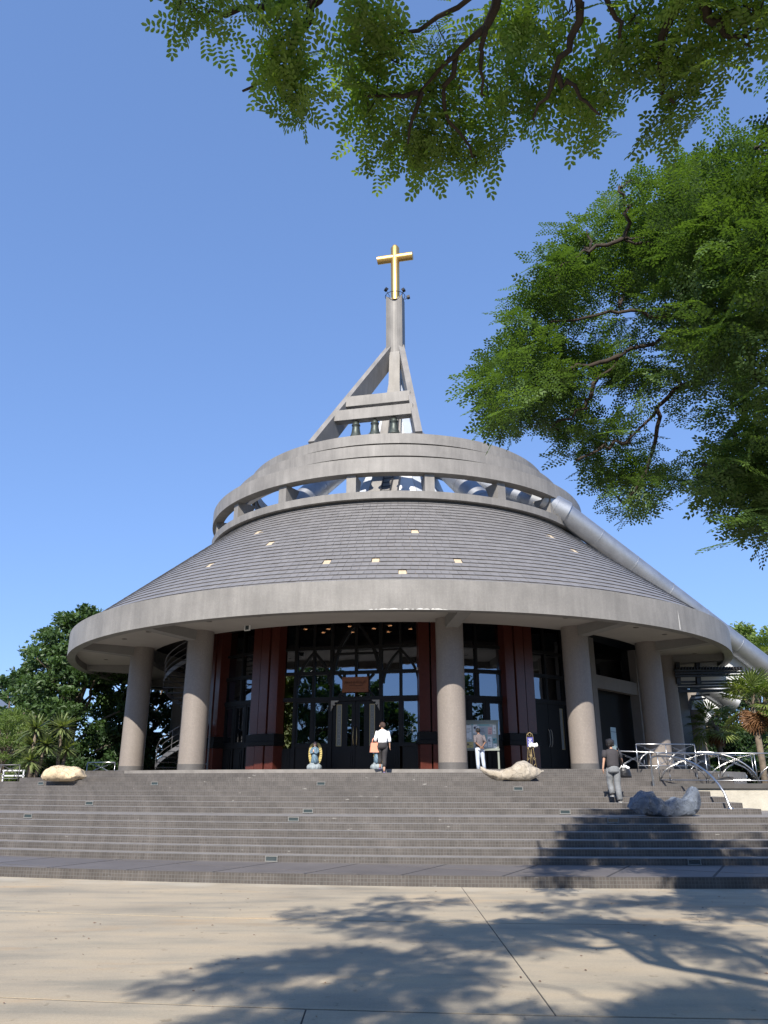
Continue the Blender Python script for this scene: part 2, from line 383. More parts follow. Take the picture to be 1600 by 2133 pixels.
class MB:
    def __init__(s): s.v = []; s.f = []; s.uv = {}
    def face(s, pts, uv=None):
        i = len(s.v); s.v.extend([tuple(p) for p in pts]); s.f.append(tuple(range(i, i + len(pts))))
        if uv: s.uv[len(s.f) - 1] = uv
        return s
    def box(s, c, size, M=None, skip=()):
        """axis box, M: 3x3 or rotation about z in radians"""
        hx, hy, hz = size[0] / 2, size[1] / 2, size[2] / 2
        if M is None: M = Matrix.Identity(3)
        elif isinstance(M, (int, float)): M = Matrix.Rotation(M, 3, 'Z')
        c = Vector(c); i = len(s.v)
        for sx, sy, sz in ((-1, -1, -1), (1, -1, -1), (1, 1, -1), (-1, 1, -1), (-1, -1, 1), (1, -1, 1), (1, 1, 1), (-1, 1, 1)):
            s.v.append(tuple(c + M @ Vector((sx * hx, sy * hy, sz * hz))))
        for q in ((0, 3, 2, 1), (4, 5, 6, 7), (0, 1, 5, 4), (1, 2, 6, 5), (2, 3, 7, 6), (3, 0, 4, 7)):
            s.f.append(tuple(i + k for k in q))
        return s
    def beam(s, a, b, w, h, up=(0, 0, 1), w2=None, h2=None):
        """rectangular bar from a to b; w across, h along 'up' side"""
        a, b = Vector(a), Vector(b); d = (b - a).normalized(); up = Vector(up)
        x = d.cross(up)
        if x.length < 1e-4: x = d.cross(Vector((0, 1, 0)))
        x.normalize(); u = x.cross(d).normalized()
        w2 = w if w2 is None else w2; h2 = h if h2 is None else h2
        i = len(s.v)
        for p, ww, hh in ((a, w, h), (b, w2, h2)):
            for sx, sy in ((-1, -1), (1, -1), (1, 1), (-1, 1)):
                s.v.append(tuple(p + x * (sx * ww / 2) + u * (sy * hh / 2)))
        for q in ((0, 1, 2, 3), (7, 6, 5, 4), (0, 4, 5, 1), (1, 5, 6, 2), (2, 6, 7, 3), (3, 7, 4, 0)):
            s.f.append(tuple(i + k for k in q))
        return s
    def tube(s, pts, r, n=8, r2=None, cap=True, radii=None):
        pts = [Vector(p) for p in pts]; m = len(pts)
        if radii is None:
            r2 = r if r2 is None else r2
            radii = [r + (r2 - r) * k / max(1, m - 1) for k in range(m)]
        i0 = len(s.v); prev = None
        for k, p in enumerate(pts):
            d = (pts[min(k + 1, m - 1)] - pts[max(k - 1, 0)])
            d = d.normalized() if d.length > 1e-9 else Vector((0, 0, 1))
            if prev is None:
                x = d.cross(Vector((0, 0, 1)))
                if x.length < 1e-3: x = d.cross(Vector((0, 1, 0)))
            else:
                x = prev - d * prev.dot(d)
            x.normalize(); prev = x; y = d.cross(x)
            for j in range(n):
                a = 2 * math.pi * j / n
                s.v.append(tuple(p + (x * math.cos(a) + y * math.sin(a)) * radii[k]))
        for k in range(m - 1):
            for j in range(n):
                a = i0 + k * n + j; b = i0 + k * n + (j + 1) % n
                s.f.append((a, b, b + n, a + n))
        if cap:
            s.f.append(tuple(i0 + j for j in reversed(range(n))))
            s.f.append(tuple(i0 + (m - 1) * n + j for j in range(n)))
        return s
    def lathe(s, prof, n=32, c=(0, 0, 0), a0=0.0, a1=2 * math.pi, closed=False):
        """profile list of (r,z); spun about z; angle 0 points to -y. UVs in metres"""
        c = Vector(c); full = abs(a1 - a0 - 2 * math.pi) < 1e-6
        pl = prof + [prof[0]] if closed else prof
        acc = [0]
        for (r0, z0), (r1, z1) in zip(pl, pl[1:]): acc.append(acc[-1] + math.hypot(r1 - r0, z1 - z0))
        m = n if full else n + 1
        i0 = len(s.v)
        for (r, z) in prof:
            for j in range(m):
                a = a0 + (a1 - a0) * j / n
                s.v.append((c.x + r * math.sin(a), c.y - r * math.cos(a), c.z + z))
        P = len(prof); rm = max(r for r, z in prof)
        for k in range(P if closed else P - 1):
            k2 = (k + 1) % P
            for j in range(n):
                j2 = (j + 1) % m if full else j + 1
                s.f.append((i0 + k * m + j, i0 + k * m + j2, i0 + k2 * m + j2, i0 + k2 * m + j))
                u0, u1 = (a0 + (a1 - a0) * j / n) * rm, (a0 + (a1 - a0) * (j + 1) / n) * rm
                s.uv[len(s.f) - 1] = [(u0, acc[k]), (u1, acc[k]), (u1, acc[k + 1]), (u0, acc[k + 1])]
        return s
    def ball(s, c, r, n=10, m=7, M=None):
        c = Vector(c); i0 = len(s.v)
        rx, ry, rz = (r, r, r) if isinstance(r, (int, float)) else r
        for k in range(m + 1):
            t = math.pi * k / m
            for j in range(n):
                a = 2 * math.pi * j / n
                p = Vector((rx * math.sin(t) * math.cos(a), ry * math.sin(t) * math.sin(a), rz * math.cos(t)))
                if M is not None: p = M @ p
                s.v.append(tuple(c + p))
        for k in range(m):
            for j in range(n):
                a = i0 + k * n + j; b = i0 + k * n + (j + 1) % n
                s.f.append((a, a + n, b + n, b))
        return s
    def prism(s, poly, z0, z1):
        """poly: list of (x,y) counter-clockwise"""
        n = len(poly); i0 = len(s.v); u = 0
        for z in (z0, z1):
            for x, y in poly: s.v.append((x, y, z))
        s.f.append(tuple(i0 + j for j in reversed(range(n)))); s.f.append(tuple(i0 + n + j for j in range(n)))
        for j in range(n):
            k = (j + 1) % n
            s.f.append((i0 + j, i0 + k, i0 + n + k, i0 + n + j))
            w = math.hypot(poly[k][0] - poly[j][0], poly[k][1] - poly[j][1])
            s.uv[len(s.f) - 1] = [(u, z0), (u + w, z0), (u + w, z1), (u, z1)]; u += w
        return s
    def mesh(s, name):
        me = bpy.data.meshes.new(name)
        me.from_pydata(s.v, [], s.f)
        return me
    def build(s, name, material, parent=None, smooth=False, loc=None, rz=None, mats=None, matfn=None, auto=None):
        me = s.mesh(name)
        for mm in (mats or [material]): me.materials.append(MATS[mm])
        if matfn:
            for k, p in enumerate(me.polygons): p.material_index = matfn(p)
        ul = me.uv_layers.new(name='metres')
        for p in me.polygons:
            uv = s.uv.get(p.index)
            if uv:
                for li, q in zip(p.loop_indices, uv): ul.data[li].uv = q
            else:
                nx, ny, nz = map(abs, p.normal)
                for li in p.loop_indices:
                    x, y, z = me.vertices[me.loops[li].vertex_index].co
                    ul.data[li].uv = (x, y) if nz > .7 else ((y, z) if nx > ny else (x, z))
        if smooth:
            me.polygons.foreach_set('use_smooth', [True] * len(me.polygons))
            if auto: me.set_sharp_from_angle(angle=R(auto))
        me.update()
        o = bpy.data.objects.new(name, me); COL.objects.link(o)
        if parent: o.parent = parent
        if loc is not None: o.location = loc
        if rz is not None: o.rotation_euler = (0, 0, rz)
        return o

def np_obj(name, V, F, material, parent=None, tone=None, mats=None, midx=None, smooth=False):
    """fast mesh from numpy arrays: V (n,3), F (m,4) or (m,3)"""
    me = bpy.data.meshes.new(name)
    V = np.ascontiguousarray(V, dtype=np.float32); F = np.ascontiguousarray(F, dtype=np.int32)
    k = F.shape[1]
    me.vertices.add(len(V)); me.vertices.foreach_set('co', V.ravel())
    me.loops.add(F.size); me.loops.foreach_set('vertex_index', F.ravel())
    me.polygons.add(len(F))
    me.polygons.foreach_set('loop_start', np.arange(0, F.size, k, dtype=np.int32))
    me.polygons.foreach_set('loop_total', np.full(len(F), k, dtype=np.int32))
    if tone is not None:
        a = me.attributes.new('tone', 'FLOAT', 'FACE'); a.data.foreach_set('value', np.ascontiguousarray(tone, dtype=np.float32))
    for mm in (mats or [material]): me.materials.append(MATS[mm])
    if midx is not None: me.polygons.foreach_set('material_index', np.ascontiguousarray(midx, dtype=np.int32))
    me.polygons.foreach_set('use_smooth', np.full(len(F), smooth, dtype=bool))
    me.update(calc_edges=True); me.validate()
    o = bpy.data.objects.new(name, me); COL.objects.link(o)
    if parent: o.parent = parent
    return o

def link_copy(src, parent, loc=None, rot=None, mw=None):
    c = src.copy(); COL.objects.link(c); c.parent = parent
    if loc is not None: c.location = loc
    if rot is not None: c.rotation_euler = rot
    if mw is not None: c.matrix_local = mw
    return c
def copy_tree(o, parent=None):
    c = o.copy(); COL.objects.link(c); c.parent = parent
    for ch in o.children: copy_tree(ch, c)
    return c

# ================================================================== SETTING: ground, driveway, staircase
OX, OY = 5.7, 63.5                                  # driveway and stairs are arcs about this point
def arcD(Rr, x):
    return OY - math.sqrt(max(Rr * Rr - (x - OX) ** 2, 1e-6))
def Rof(D, x=-.3):
    return math.hypot(x - OX, OY - D)

g = MB(); g.face([(-900, -900, -.09), (900, -900, -.09), (900, 1200, -.09), (-900, 1200, -.09)])
ground = tag(g.build('ground', 'far_ground'), kind='structure')
drive = empty('driveway'); tag(drive, kind='structure')
jb = MB(); jb.face([(-30, -24, -.0065), (30, -24, -.0065), (30, 24, -.0065), (-30, 24, -.0065)])
jb.build('slab_bed', 'joint', drive)
JR = [Rof(14.9) + .0, Rof(11.2), Rof(7.05), Rof(3.0), Rof(-1.2), Rof(-5.4), Rof(-9.6), Rof(-14)]
def jx_for(row):                                    # where the cross joints stand in each row of slabs
    if row < 2: return [-26, -17.6, -8.1, 1.33, 10.8, 20.2, 29]
    off = [0, 0, -.62, 1.33, -.62, 1.33, -.62][row]
    return [-26, -18.9 + off, -9.4 + off, 0.0 + off, 9.4 + off, 18.9 + off, 29]
for row in range(len(JR) - 1):
    R0, R1 = JR[row] + (.017 if row else -.6), JR[row + 1] - .017
    xs = jx_for(row)
    for a, b in zip(xs, xs[1:]):
        n = 10; top = []; bot = []
        slant = .0 if row < 2 else .13
        for k in range(n + 1):
            x = a + .007 + (b - a - .014) * k / n
            top.append((x, arcD(R0, x)))
            bot.append((x - slant * 0, arcD(R1, x)))
        m = MB(); m.prism(bot + top[::-1], -.06 - .0005 * (row % 3), rnd.uniform(-.0015, .0015))
        m.build('slab', 'concrete', drive)

# staircase -----------------------------------------------------------------
stair = empty('staircase', (0, 15, 0)); tag(stair, kind='structure')
NOSE = [14.75, 16.70, 17.15, 17.60, 18.10, 18.60, 19.05, 20.55, 21.10, 21.75, 22.40, 23.00, 23.70, 24.60, 25.50, 27.45]
STEP_R = [Rof(d) for d in NOSE]
STEP_Z = [.174] + [.174 + (2.11 - .174) / 15 * k for k in range(1, 16)]
FLOOR = STEP_Z[-1]
XL = [-30] * 13 + [-12.9, -12.2, -11.6]
XR = [30, 30, 30, 30, 30, 30, 30, 9.28, 9.07, 8.97, 8.80, 8.42, 8.05, 10.5, 10.5, 10.5]
def sD(i, x): return arcD(STEP_R[i], x)
for i in range(16):
    n = 72; front = []; back = []
    for k in range(n + 1):
        x = XL[i] + (XR[i] - XL[i]) * k / n
        front.append((x, sD(i, x)))
        if i < 12: bk = sD(i + 1, x) + .12
        elif i == 12: bk = 30.5 if x > -12.5 else 47
        else: bk = 31 if i < 15 else 33
        if i == 6: bk = max(bk, sD(7, x) + (.1 if x < 9.3 else 3.5))
        back.append((x, bk))
    m = MB(); m.prism(front + back[::-1], -.05, STEP_Z[i])
    zt = STEP_Z[i]
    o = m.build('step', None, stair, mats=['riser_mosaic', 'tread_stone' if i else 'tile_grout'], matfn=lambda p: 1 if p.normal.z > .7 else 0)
    o.location = (0, -15, 0)
# main floor under the church
m = MB(); m.lathe([(0.01, 0), (17.2, 0), (17.2, -1.9)], 96, c=(CX, CY, FLOOR - .006))
m.build('church_floor', 'tread_stone', stair).location = (0, -15, 0)
# square paving tiles laid diagonally on the broad lowest step
def clip_circle(poly, Rr):
    out = []
    def inside(p): return math.hypot(p[0] - OX, p[1] - OY) <= Rr
    for a, b in zip(poly, poly[1:] + poly[:1]):
        ia, ib = inside(a), inside(b)
        if ia: out.append(a)
        if ia != ib:
            lo, hi = (a, b) if ia else (b, a)
            for _ in range(24):
                mid = ((lo[0] + hi[0]) / 2, (lo[1] + hi[1]) / 2)
                if inside(mid): lo = mid
                else: hi = mid
            out.append(lo)
    return out
ang = R(27); ts = 1.62; gp = .05
ca, sa = math.cos(ang), math.sin(ang)
for i in range(-16, 22):
    for j in range(-6, 18):
        u0, v0 = i * ts, j * ts
        q = [(u0 + gp / 2, v0 + gp / 2), (u0 + ts - gp / 2, v0 + gp / 2), (u0 + ts - gp / 2, v0 + ts - gp / 2), (u0 + gp / 2, v0 + ts - gp / 2)]
        q = [(u * ca + v * sa + .2, -u * sa + v * ca + 14.5) for u, v in q]
        cxm = sum(p[0] for p in q) / 4; cym = sum(p[1] for p in q) / 4
        rc = math.hypot(cxm - OX, cym - OY)
        if abs(cxm) > 14 or rc > STEP_R[0] + 1.3 or rc < STEP_R[1] - 1.1: continue
        q = clip_circle(q, STEP_R[0] - .045)
        if len(q) < 3: continue
        # fine joint through the middle of each tile
        m = MB(); m.prism(q, STEP_Z[0] - .01, STEP_Z[0] + .004 + rnd.uniform(0, .0008))
        o = m.build('paving_tile', 'terrace_tile', stair); o.location = (0, -15, 0)

# recessed step lights (in risers)
LIGHTS = [(86, 1629, 12), (323, 1628, 12), (669, 1630, 12), (1079, 1634, 11), (186, 1679, 8), (60, 1692, 6), (642, 1685, 7), (612, 1700, 6), (1177, 1690, 7), (1277, 1707, 6), (566, 1784, 1), (1446, 1793, 1)]
LIGHT_LABELS = ['recessed step light in the riser right under the cream boulder', 'recessed step light in an upper riser below the foot of the end column', 'recessed step light in an upper riser straight below the winged angel', 'recessed step light in the riser right under the pale hollowed boulder', 'recessed step light halfway up the flight, below and aside from the cream boulder', 'recessed step light just above the landing, farthest out below the yuccas', 'recessed step light one riser above the landing below the angel statue', 'recessed step light in the top riser of the lower flight, below the angel statue', 'recessed step light one riser above the landing, beside the edge of the tree shade', 'recessed step light lying in the tree shade beside the blue-grey boulder', 'recessed step light in the riser right above the broad tiled step, in full sun', 'recessed step light in the riser right above the broad tiled step, in deep shade']
for (px, py, si), lab_ in zip(LIGHTS, LIGHT_LABELS):
    x, f, u = ray(px, py)
    D = NOSE[si]
    for _ in range(6):
        X = x / f * D; D = sD(si, X)
    zc = (STEP_Z[si] + STEP_Z[si - 1]) / 2 + .002
    slope = (sD(si, X + .1) - sD(si, X - .1)) / .2
    w = .24; h = .086 if si != 1 else .095
    t = empty('step_light', (X, D - .002, zc), math.atan(slope))
    tag(t, lab_, 'step light', 'lights recessed in the stair risers')
    m = MB()
    for (bx, bz, bw, bh) in ((0, h / 2, w + .03, .016), (0, -h / 2, w + .03, .016), (-w / 2, 0, .016, h - .016), (w / 2, 0, .016, h - .016)):
        m.box((bx, -.004, bz), (bw, .022, bh))
    m.build('frame', 'step_light_frame', t)
    MB().box((0, .004, 0), (w - .016, .016, h - .016)).build('lens', 'step_light_glass', t)

# ramp beside the stairs with its cream retaining wall
rw = empty('ramp_wall', (11.5, 23.4, 0)); tag(rw, 'cream plastered retaining wall with dark coping beside the stair ends', 'wall')
m = MB(); m.prism([(-2.75, 0), (6, -1.3), (6, .5), (-2.75, .5)], 0, 1.53); m.build('wall_face', 'wall_cream', rw)
m = MB(); m.prism([(-3.9, -.06), (-2.8, -.06), (6, -1.36), (6, 3.2), (-3.9, 3.2)], 1.532, 1.66); m.build('coping', 'ramp_edge', rw)

# ================================================================== THE CHURCH
church = empty('church', (CX, CY, FLOOR))
tag(church, 'round grey church with conical slate roof, deep ring eave on columns and gold cross spire', 'church')
church_parts = []
def cp(o):                                           # parts are made in world coordinates; keep them there under the church
    o.parent = church; o.matrix_parent_inverse = Matrix.Translation((-CX, -CY, -FLOOR)); return o
CC = (CX, CY, 0)
PHI0, DPHI = 7.4, 20.0
POSTS = [PHI0 + DPHI * k for k in range(-9, 9)]
COLS = [-110, -85, -60, -37, 7.2, 30, 53, 72, 106]; RCOL = 14.2

# eave ring --------------------------------------------------------------
m = MB(); m.lathe([(17.02, 7.74), (17.02, 7.41), (17.40, 7.41), (17.40, 8.50), (17.12, 8.53), (17.12, 8.25)], 144, c=CC)
cp(m.build('eave_fascia', 'fascia_mosaic', smooth=True, auto=30))
m = MB(); m.lathe([(17.05, 7.74), (13.55, 7.74), (13.55, 8.0), (17.05, 8.0)], 128, c=CC)
soffit = cp(m.build('soffit', 'soffit_paint', smooth=True, auto=30))
for k, ph in enumerate(COLS):
    m = MB(); a = R(ph)
    d = Vector((math.sin(a), -math.cos(a), 0)); t = Vector((math.cos(a), math.sin(a), 0))
    c0, c1 = pol(ph, 14.3), pol(ph, 17.015)
    i = len(m.v)
    for p, zb in ((c0, 7.30), (c1, 7.44)):
        for sx in (-.25, .25):
            for z in (zb, 7.755): m.v.append(tuple(p + t * sx + Vector((0, 0, z))))
    for q in ((0, 1, 3, 2), (4, 6, 7, 5), (0, 2, 6, 4), (1, 5, 7, 3), (0, 4, 5, 1), (2, 3, 7, 6)): m.f.append(tuple(i + e for e in q))
    cp(m.build('eave_beam', 'beam_paint'))
# knocked plaster and a lime run on the eave
def chip(ph, z, pts, name):
    m = MB(); a = R(ph); tx = Vector((math.cos(a), math.sin(a), 0)); n_ = Vector((math.sin(a), -math.cos(a), 0))
    c0 = pol(ph, 17.405, z); m.face([c0 + tx * x + Vector((0, 0, y)) for x, y in pts]); cp(m.build(name, 'chip_white'))
for k in range(13):
    w_ = rnd.uniform(.05, .22); h_ = rnd.uniform(.015, .06)
    chip(-4.2 + k * .72 + rnd.uniform(-.2, .2), 7.412, [(-w_, 0), (w_, 0), (w_ * .7, h_ * .6), (w_ * .2, h_), (-w_ * .5, h_ * .7)], 'plaster_chip')
chip(39.5, 7.45, [(-.03, 0), (.05, .0), (.045, .3), (.02, .62), (-.005, .8), (-.02, .45)], 'lime_run')
# downlights in the soffit
dl_ring = MB().lathe([(.055, 0), (.055, -.012), (.115, -.012), (.115, 0)], 20).mesh('downlight')
dl_ring.materials.append(MATS['lamp_trim'])
dl_in = MB().lathe([(.055, -.003), (.0, -.003)], 20).mesh('downlight_lens'); dl_in.materials.append(MATS['lamp_bowl'])
for ph in COLS[:-1]:
    for off in ((8, 16.5) if ph != -37 else (7.5, 16, 24.5, 35)):
        p = pol(ph + off, 15.7, 7.738)
        o = bpy.data.objects.new('downlight', dl_ring); COL.objects.link(o); o.location = p; cp(o)
        q = bpy.data.objects.new('lens', dl_in); COL.objects.link(q); q.parent = o

# columns -----------------------------------------------------------------
colm = MB().lathe([(.535, .37), (.535, 5.85)], 48)
plm = MB().lathe([(.545, -.45), (.545, .37), (.53, .372)], 48)
c_src = colm.build('column', 'column_mosaic', smooth=True)
p_src = plm.build('plinth', 'plinth_mosaic', c_src, smooth=True, auto=40)
first = True
for k, ph in enumerate(COLS):                        # none in front of the entrance
    p = pol(ph, RCOL, FLOOR - .10)
    if first: c = c_src; first = False
    else:
        c = c_src.copy(); COL.objects.link(c)
        q = p_src.copy(); COL.objects.link(q); q.parent = c
    c.location = p; c.rotation_euler = (0, 0, R(ph)); cp(c)

# slate roof --------------------------------------------------------------
RT, ZT, RB, ZB = 10.32, 14.05, 17.22, 8.40
m = MB(); m.lathe([(RB - .02, ZB - .05), (RT - .05, ZT - .03)], 128, c=CC)
roof = cp(m.build('slate_roof', 'underlay', smooth=True))
NC = 24
sl = Vector((RB - RT, ZB - ZT)); SLEN = sl.length; sl.normalize()
MISSING = [(868, 1106), (783, 1167), (952, 1170), (833, 1194), (685, 1169), (567, 1135), (440, 1177), (543, 1110), (1190, 1150), (1148, 1120), (1347, 1246)]
tiles = []
expo = SLEN / NC
for c in range(NC):
    s1 = SLEN - c * expo; s0 = s1 - expo             # s measured from the top
    rm = RT + sl.x * (s0 + s1) / 2
    n = int(round(2 * math.pi * rm / .315)); off = rnd.random()
    for j in range(n):
        ph = ((j + off + .5 * (c % 2)) / n) * 360 - 180
        if abs(ph) > 118: continue
        tiles.append((c, s0, s1, ph, rm, 360 / n))
def tile_frame(t):
    c, s0, s1, ph, rm, dph = t
    a = R(ph); d = Vector((math.sin(a), -math.cos(a), 0)); tx = Vector((math.cos(a), math.sin(a), 0))
    down = d * sl.x + Vector((0, 0, sl.y)); nrm = (d * (-sl.y) + Vector((0, 0, sl.x))).normalized()
    sm = (s0 + s1) / 2
    p = Vector((CX, CY, 0)) + d * (RT + sl.x * sm) + Vector((0, 0, ZT + sl.y * sm))
    return p, tx, down, nrm
miss = set()
P2 = np.array([proj(tile_frame(t)[0]) for t in tiles])
for (mx_, my_) in MISSING:
    miss.add(int(np.argmin((P2[:, 0] - mx_) ** 2 + (P2[:, 1] - my_) ** 2)))
order = sorted([k for k in range(len(tiles)) if k not in miss], key=lambda k: (P2[k, 0] - 830) ** 2 / 3.0 + (P2[k, 1] - 1205) ** 2 * 6)
solo = set(order[:300])
tile_v = [(-.5, -.5), (.5, -.5), (.5, .5), (-.5, .5)]
tile_me = MB().box((0, 0, 0), (1, 1, 1)).mesh('slate'); tile_me.materials.append(MATS['slate_piece'])
V = []; F = []; T = []
TH = .018
for k, t in enumerate(tiles):
    if k in miss: continue
    p, tx, down, nrm = tile_frame(t)
    w = 2 * math.pi * (t[4]) * t[5] / 360 - rnd.uniform(.004, .011); h = expo + .05
    tilt = .098 + rnd.uniform(-.012, .012)
    yaw = rnd.gauss(0, .006)
    dn = (down + nrm * tilt + tx * yaw).normalized(); nn = tx.cross(dn).normalized()
    if nn.dot(nrm) < 0: nn = -nn
    c0 = p + nrm * (.040 + rnd.uniform(0, .004)) - down * .012
    if k in solo:
        o = bpy.data.objects.new('slate', tile_me); COL.objects.link(o); o.parent = roof
        Mx = Matrix((tx * w, dn * h, nn * TH)).transposed().to_4x4(); Mx.translation = c0
        o.matrix_local = Mx
    else:
        i = len(V)
        for zz in (-.5, .5):
            for (ax, ay) in tile_v:
                V.append(tuple(c0 + tx * (w * ax) + dn * (h * ay) + nn * (TH * zz)))
        for q in ((4, 5, 6, 7), (0, 1, 5, 4), (1, 2, 6, 5), (2, 3, 7, 6), (3, 0, 4, 7)):
            F.append(tuple(i + e for e in q)); 
        tn = rnd.random(); T += [tn] * 5
for k in miss:                                       # bare battens where slates have slipped off
    p, tx, down, nrm = tile_frame(tiles[k]); w = 2 * math.pi * tiles[k][4] * tiles[k][5] / 360
    m = MB(); c0 = p + nrm * .036 + down * .05; m.face([c0 + tx * (w * a * .44) + down * (expo * b * .46) for a, b in ((-1, 1), (1, 1), (1, -1), (-1, -1))])
    m.build('bare_batten', 'underlay', roof)
o = np_obj('slates', np.array(V), np.array(F), 'slate', roof, tone=np.array(T)); o['kind'] = 'stuff'

# upper rings, posts --------------------------------------------------------
m = MB(); m.lathe([(10.05, 14.08), (10.75, 14.08), (10.78, 14.42), (10.0, 14.42)], 128, c=CC); cp(m.build('ring_beam', 'band_mosaic', smooth=True, auto=30))
m = MB(); m.lathe([(10.2, 13.80), (10.50, 13.80), (10.50, 14.09)], 128, c=CC); cp(m.build('roof_flashing', 'ramp_edge', smooth=True, auto=30))
for nm, r0, z0, z1, ri in (('ring_band', 10.80, 15.35, 16.10, 10.25), ('ring_band', 9.68, 16.66, 17.25, 9.2), ('ring_band', 8.86, 17.70, 18.24, 8.4)):
    m = MB(); m.lathe([(ri, z0), (r0, z0), (r0, z1), (ri, z1 + .02)], 144, c=CC, closed=True)
    cp(m.build(nm, 'band_mosaic', smooth=True, auto=30))
for za, zb, rr in ((15.9, 17.0, 9.28), (17.1, 18.0, 8.48)):
    m = MB(); m.lathe([(rr, za), (rr, zb)], 96, c=CC); cp(m.build('band_recess_shade', 'ramp_edge'))  # dark back walls; recess shade between the bands is put into their colour
for ph in POSTS:
    a = R(ph); tx = Vector((math.cos(a), math.sin(a), 0)); d = Vector((math.sin(a), -math.cos(a), 0))
    m = MB(); i = 0
    # tapered bracket: narrow foot, deep head running inward
    for z, ro, rin in ((14.41, 10.62, 10.05), (15.36, 10.62, 9.6)):
        for sx in (-.23, .23):
            for r in (ro, rin): m.v.append(tuple(Vector((CX, CY, z)) + d * r + tx * sx))
    for q in ((0, 1, 3, 2), (4, 6, 7, 5), (0, 4, 5, 1), (2, 3, 7, 6), (0, 2, 6, 4), (1, 5, 7, 3)): m.f.append(tuple(q))
    cp(m.build('ring_post', 'band_mosaic'))

# white glazed cone and silver ducts inside the ring -------------------------
e_ax = R(-12.5)
EN = Vector((math.sin(e_ax), -math.cos(e_ax), 0)); ET = Vector((math.cos(e_ax), math.sin(e_ax), 0))
C0 = Vector((CX, CY, 0))
prof = [(6.9, 13.2), (5.0, 15.2), (2.9, 18.2), (1.15, 22.8), (.25, 26.2)]
cone = None
for j in range(12):
    a0, a1 = R(-12.5 + 30 * j), R(-12.5 + 30 * (j + 1))
    m = MB()
    for (r0, z0), (r1, z1) in zip(prof, prof[1:]):
        m.face([(CX + r * math.sin(a), CY - r * math.cos(a), z) for r, z, a in ((r0, z0, a0 + .004), (r0, z0, a1 - .004), (r1, z1, a1 - .004), (r1, z1, a0 + .004))])
    cp(m.build('lantern_panel', 'white_panel' if j % 2 == 0 else 'pale_panel'))
def duct(a, b, r, name='roof_duct', seams=4):
    a, b = Vector(a), Vector(b)
    m = MB(); m.tube([a, b], r, 28); o = cp(m.build(name, 'silver', smooth=True, auto=50))
    for k in range(1, seams + 1):
        p = a.lerp(b, k / (seams + 1)); d = (b - a).normalized()
        s_ = MB(); s_.tube([p - d * .025, p + d * .025], r + .012, 28); q = s_.build('seam', 'silver', o, smooth=True, auto=50)
        
    return o
duct(C0 + Vector((-1.2, -1.0, 21.5)), pol(-42, 9.6, 13.9), .62)
duct(C0 + Vector((1.2, -1.0, 21.5)), pol(33, 9.4, 13.8), .62)
P1 = Vector((9.13, 37.4, 14.9)); P2_ = Vector((18.26, 40.15, 8.55)); dd = (P2_ - P1)
duct(C0 + Vector((1.6, -.3, 20.0)), P1 + Vector((-.25, 0, .15)), .45)
duct(P1, P1 + dd * 1.62, .56, seams=7)
duct(P1 + Vector((-1.0, -.1, .55)), P1 + Vector((.25, .05, -.15)), .64, name='duct_elbow', seams=1)

# bell tower and cross --------------------------------------------------------
ZA = 27.85
def legpt(k, side): return C0 + EN * (7.6 * k) + ET * (side * (.42 + 2.3 * k)) + Vector((0, 0, ZA + .1 - 9.6 * k))
for side in (-1, 1):
    m = MB(); m.beam(legpt(-.03, side), legpt(1.03, side), .36, 1.15, up=EN * .4 + Vector((0, 0, 1)))
    cp(m.build('tower_leg', 'band_mosaic'))
m = MB(); m.beam(C0 - EN * .25 + Vector((0, 0, ZA)), C0 - EN * 6.5 + Vector((0, 0, 18)), .5, .9); cp(m.build('tower_leg', 'band_mosaic'))
m = MB()                                              # tapering centre pylon lying along the glazed cone
for z, hw, en in ((13.5, .95, 6.9), (15.2, .90, 5.25), (18.2, .80, 3.15), (22.8, .58, 1.40), (25.6, .36, .62), (ZA + .2, .34, .38)):
    for sx, sy in ((-1, .0), (1, .0), (1, -.5), (-1, -.5)): m.v.append(tuple(C0 + ET * (sx * hw) + EN * (en + sy) + Vector((0, 0, z))))
for k in range(5):
    for j in range(4): m.f.append((k * 4 + j, k * 4 + (j + 1) % 4, k * 4 + 4 + (j + 1) % 4, k * 4 + 4 + j))
cp(m.build('tower_pylon', 'band_mosaic'))
m = MB(); poly = []                                   # shaft with hollowed front
for k in range(9):
    a = -1 + 2 * k / 8; p = ET * (a * .54) + EN * (.50 - .26 * (1 - a * a)); poly.append((CX + p.x, CY + p.y))
for a in (1, -1):
    p = ET * (a * .54) - EN * .42; poly.append((CX + p.x, CY + p.y))
m.prism(poly, ZA - .1, 32.25); cp(m.build('tower_shaft', 'band_mosaic'))
for k, hl in ((.6175, 1.88), (.762, 2.22)):
    c = C0 + EN * (7.6 * k + .42) + Vector((0, 0, ZA - 9.6 * k + .15))
    m = MB(); m.beam(c - ET * hl, c + ET * hl, .55, .62); cp(m.build('bell_beam', 'band_mosaic'))
# access ladder on the pylon
lpts = [(5.36, 15.2), (3.26, 18.2), (1.51, 22.8)]
def lad_en(z): return float(np.interp(z, [p[1] for p in lpts], [p[0] for p in lpts]))
ladder = None
for sx in (-.27, .27):
    q = MB()
    for (e0, z0), (e1, z1) in zip(lpts, lpts[1:]): q.beam(C0 + ET * (sx + .2) + EN * e0 + Vector((0, 0, z0)), C0 + ET * (sx + .2) + EN * e1 + Vector((0, 0, z1)), .07, .07)
    if ladder is None: ladder = cp(q.build('ladder', 'black_metal'))
    else: q.build('stringer', 'black_metal', ladder)
for k in range(22):
    z = 15.3 + k * .34
    MB().beam(C0 + ET * (-.07) + EN * lad_en(z) + Vector((0, 0, z)), C0 + ET * .47 + EN * lad_en(z) + Vector((0, 0, z)), .05, .05).build('rung', 'black_metal', ladder)
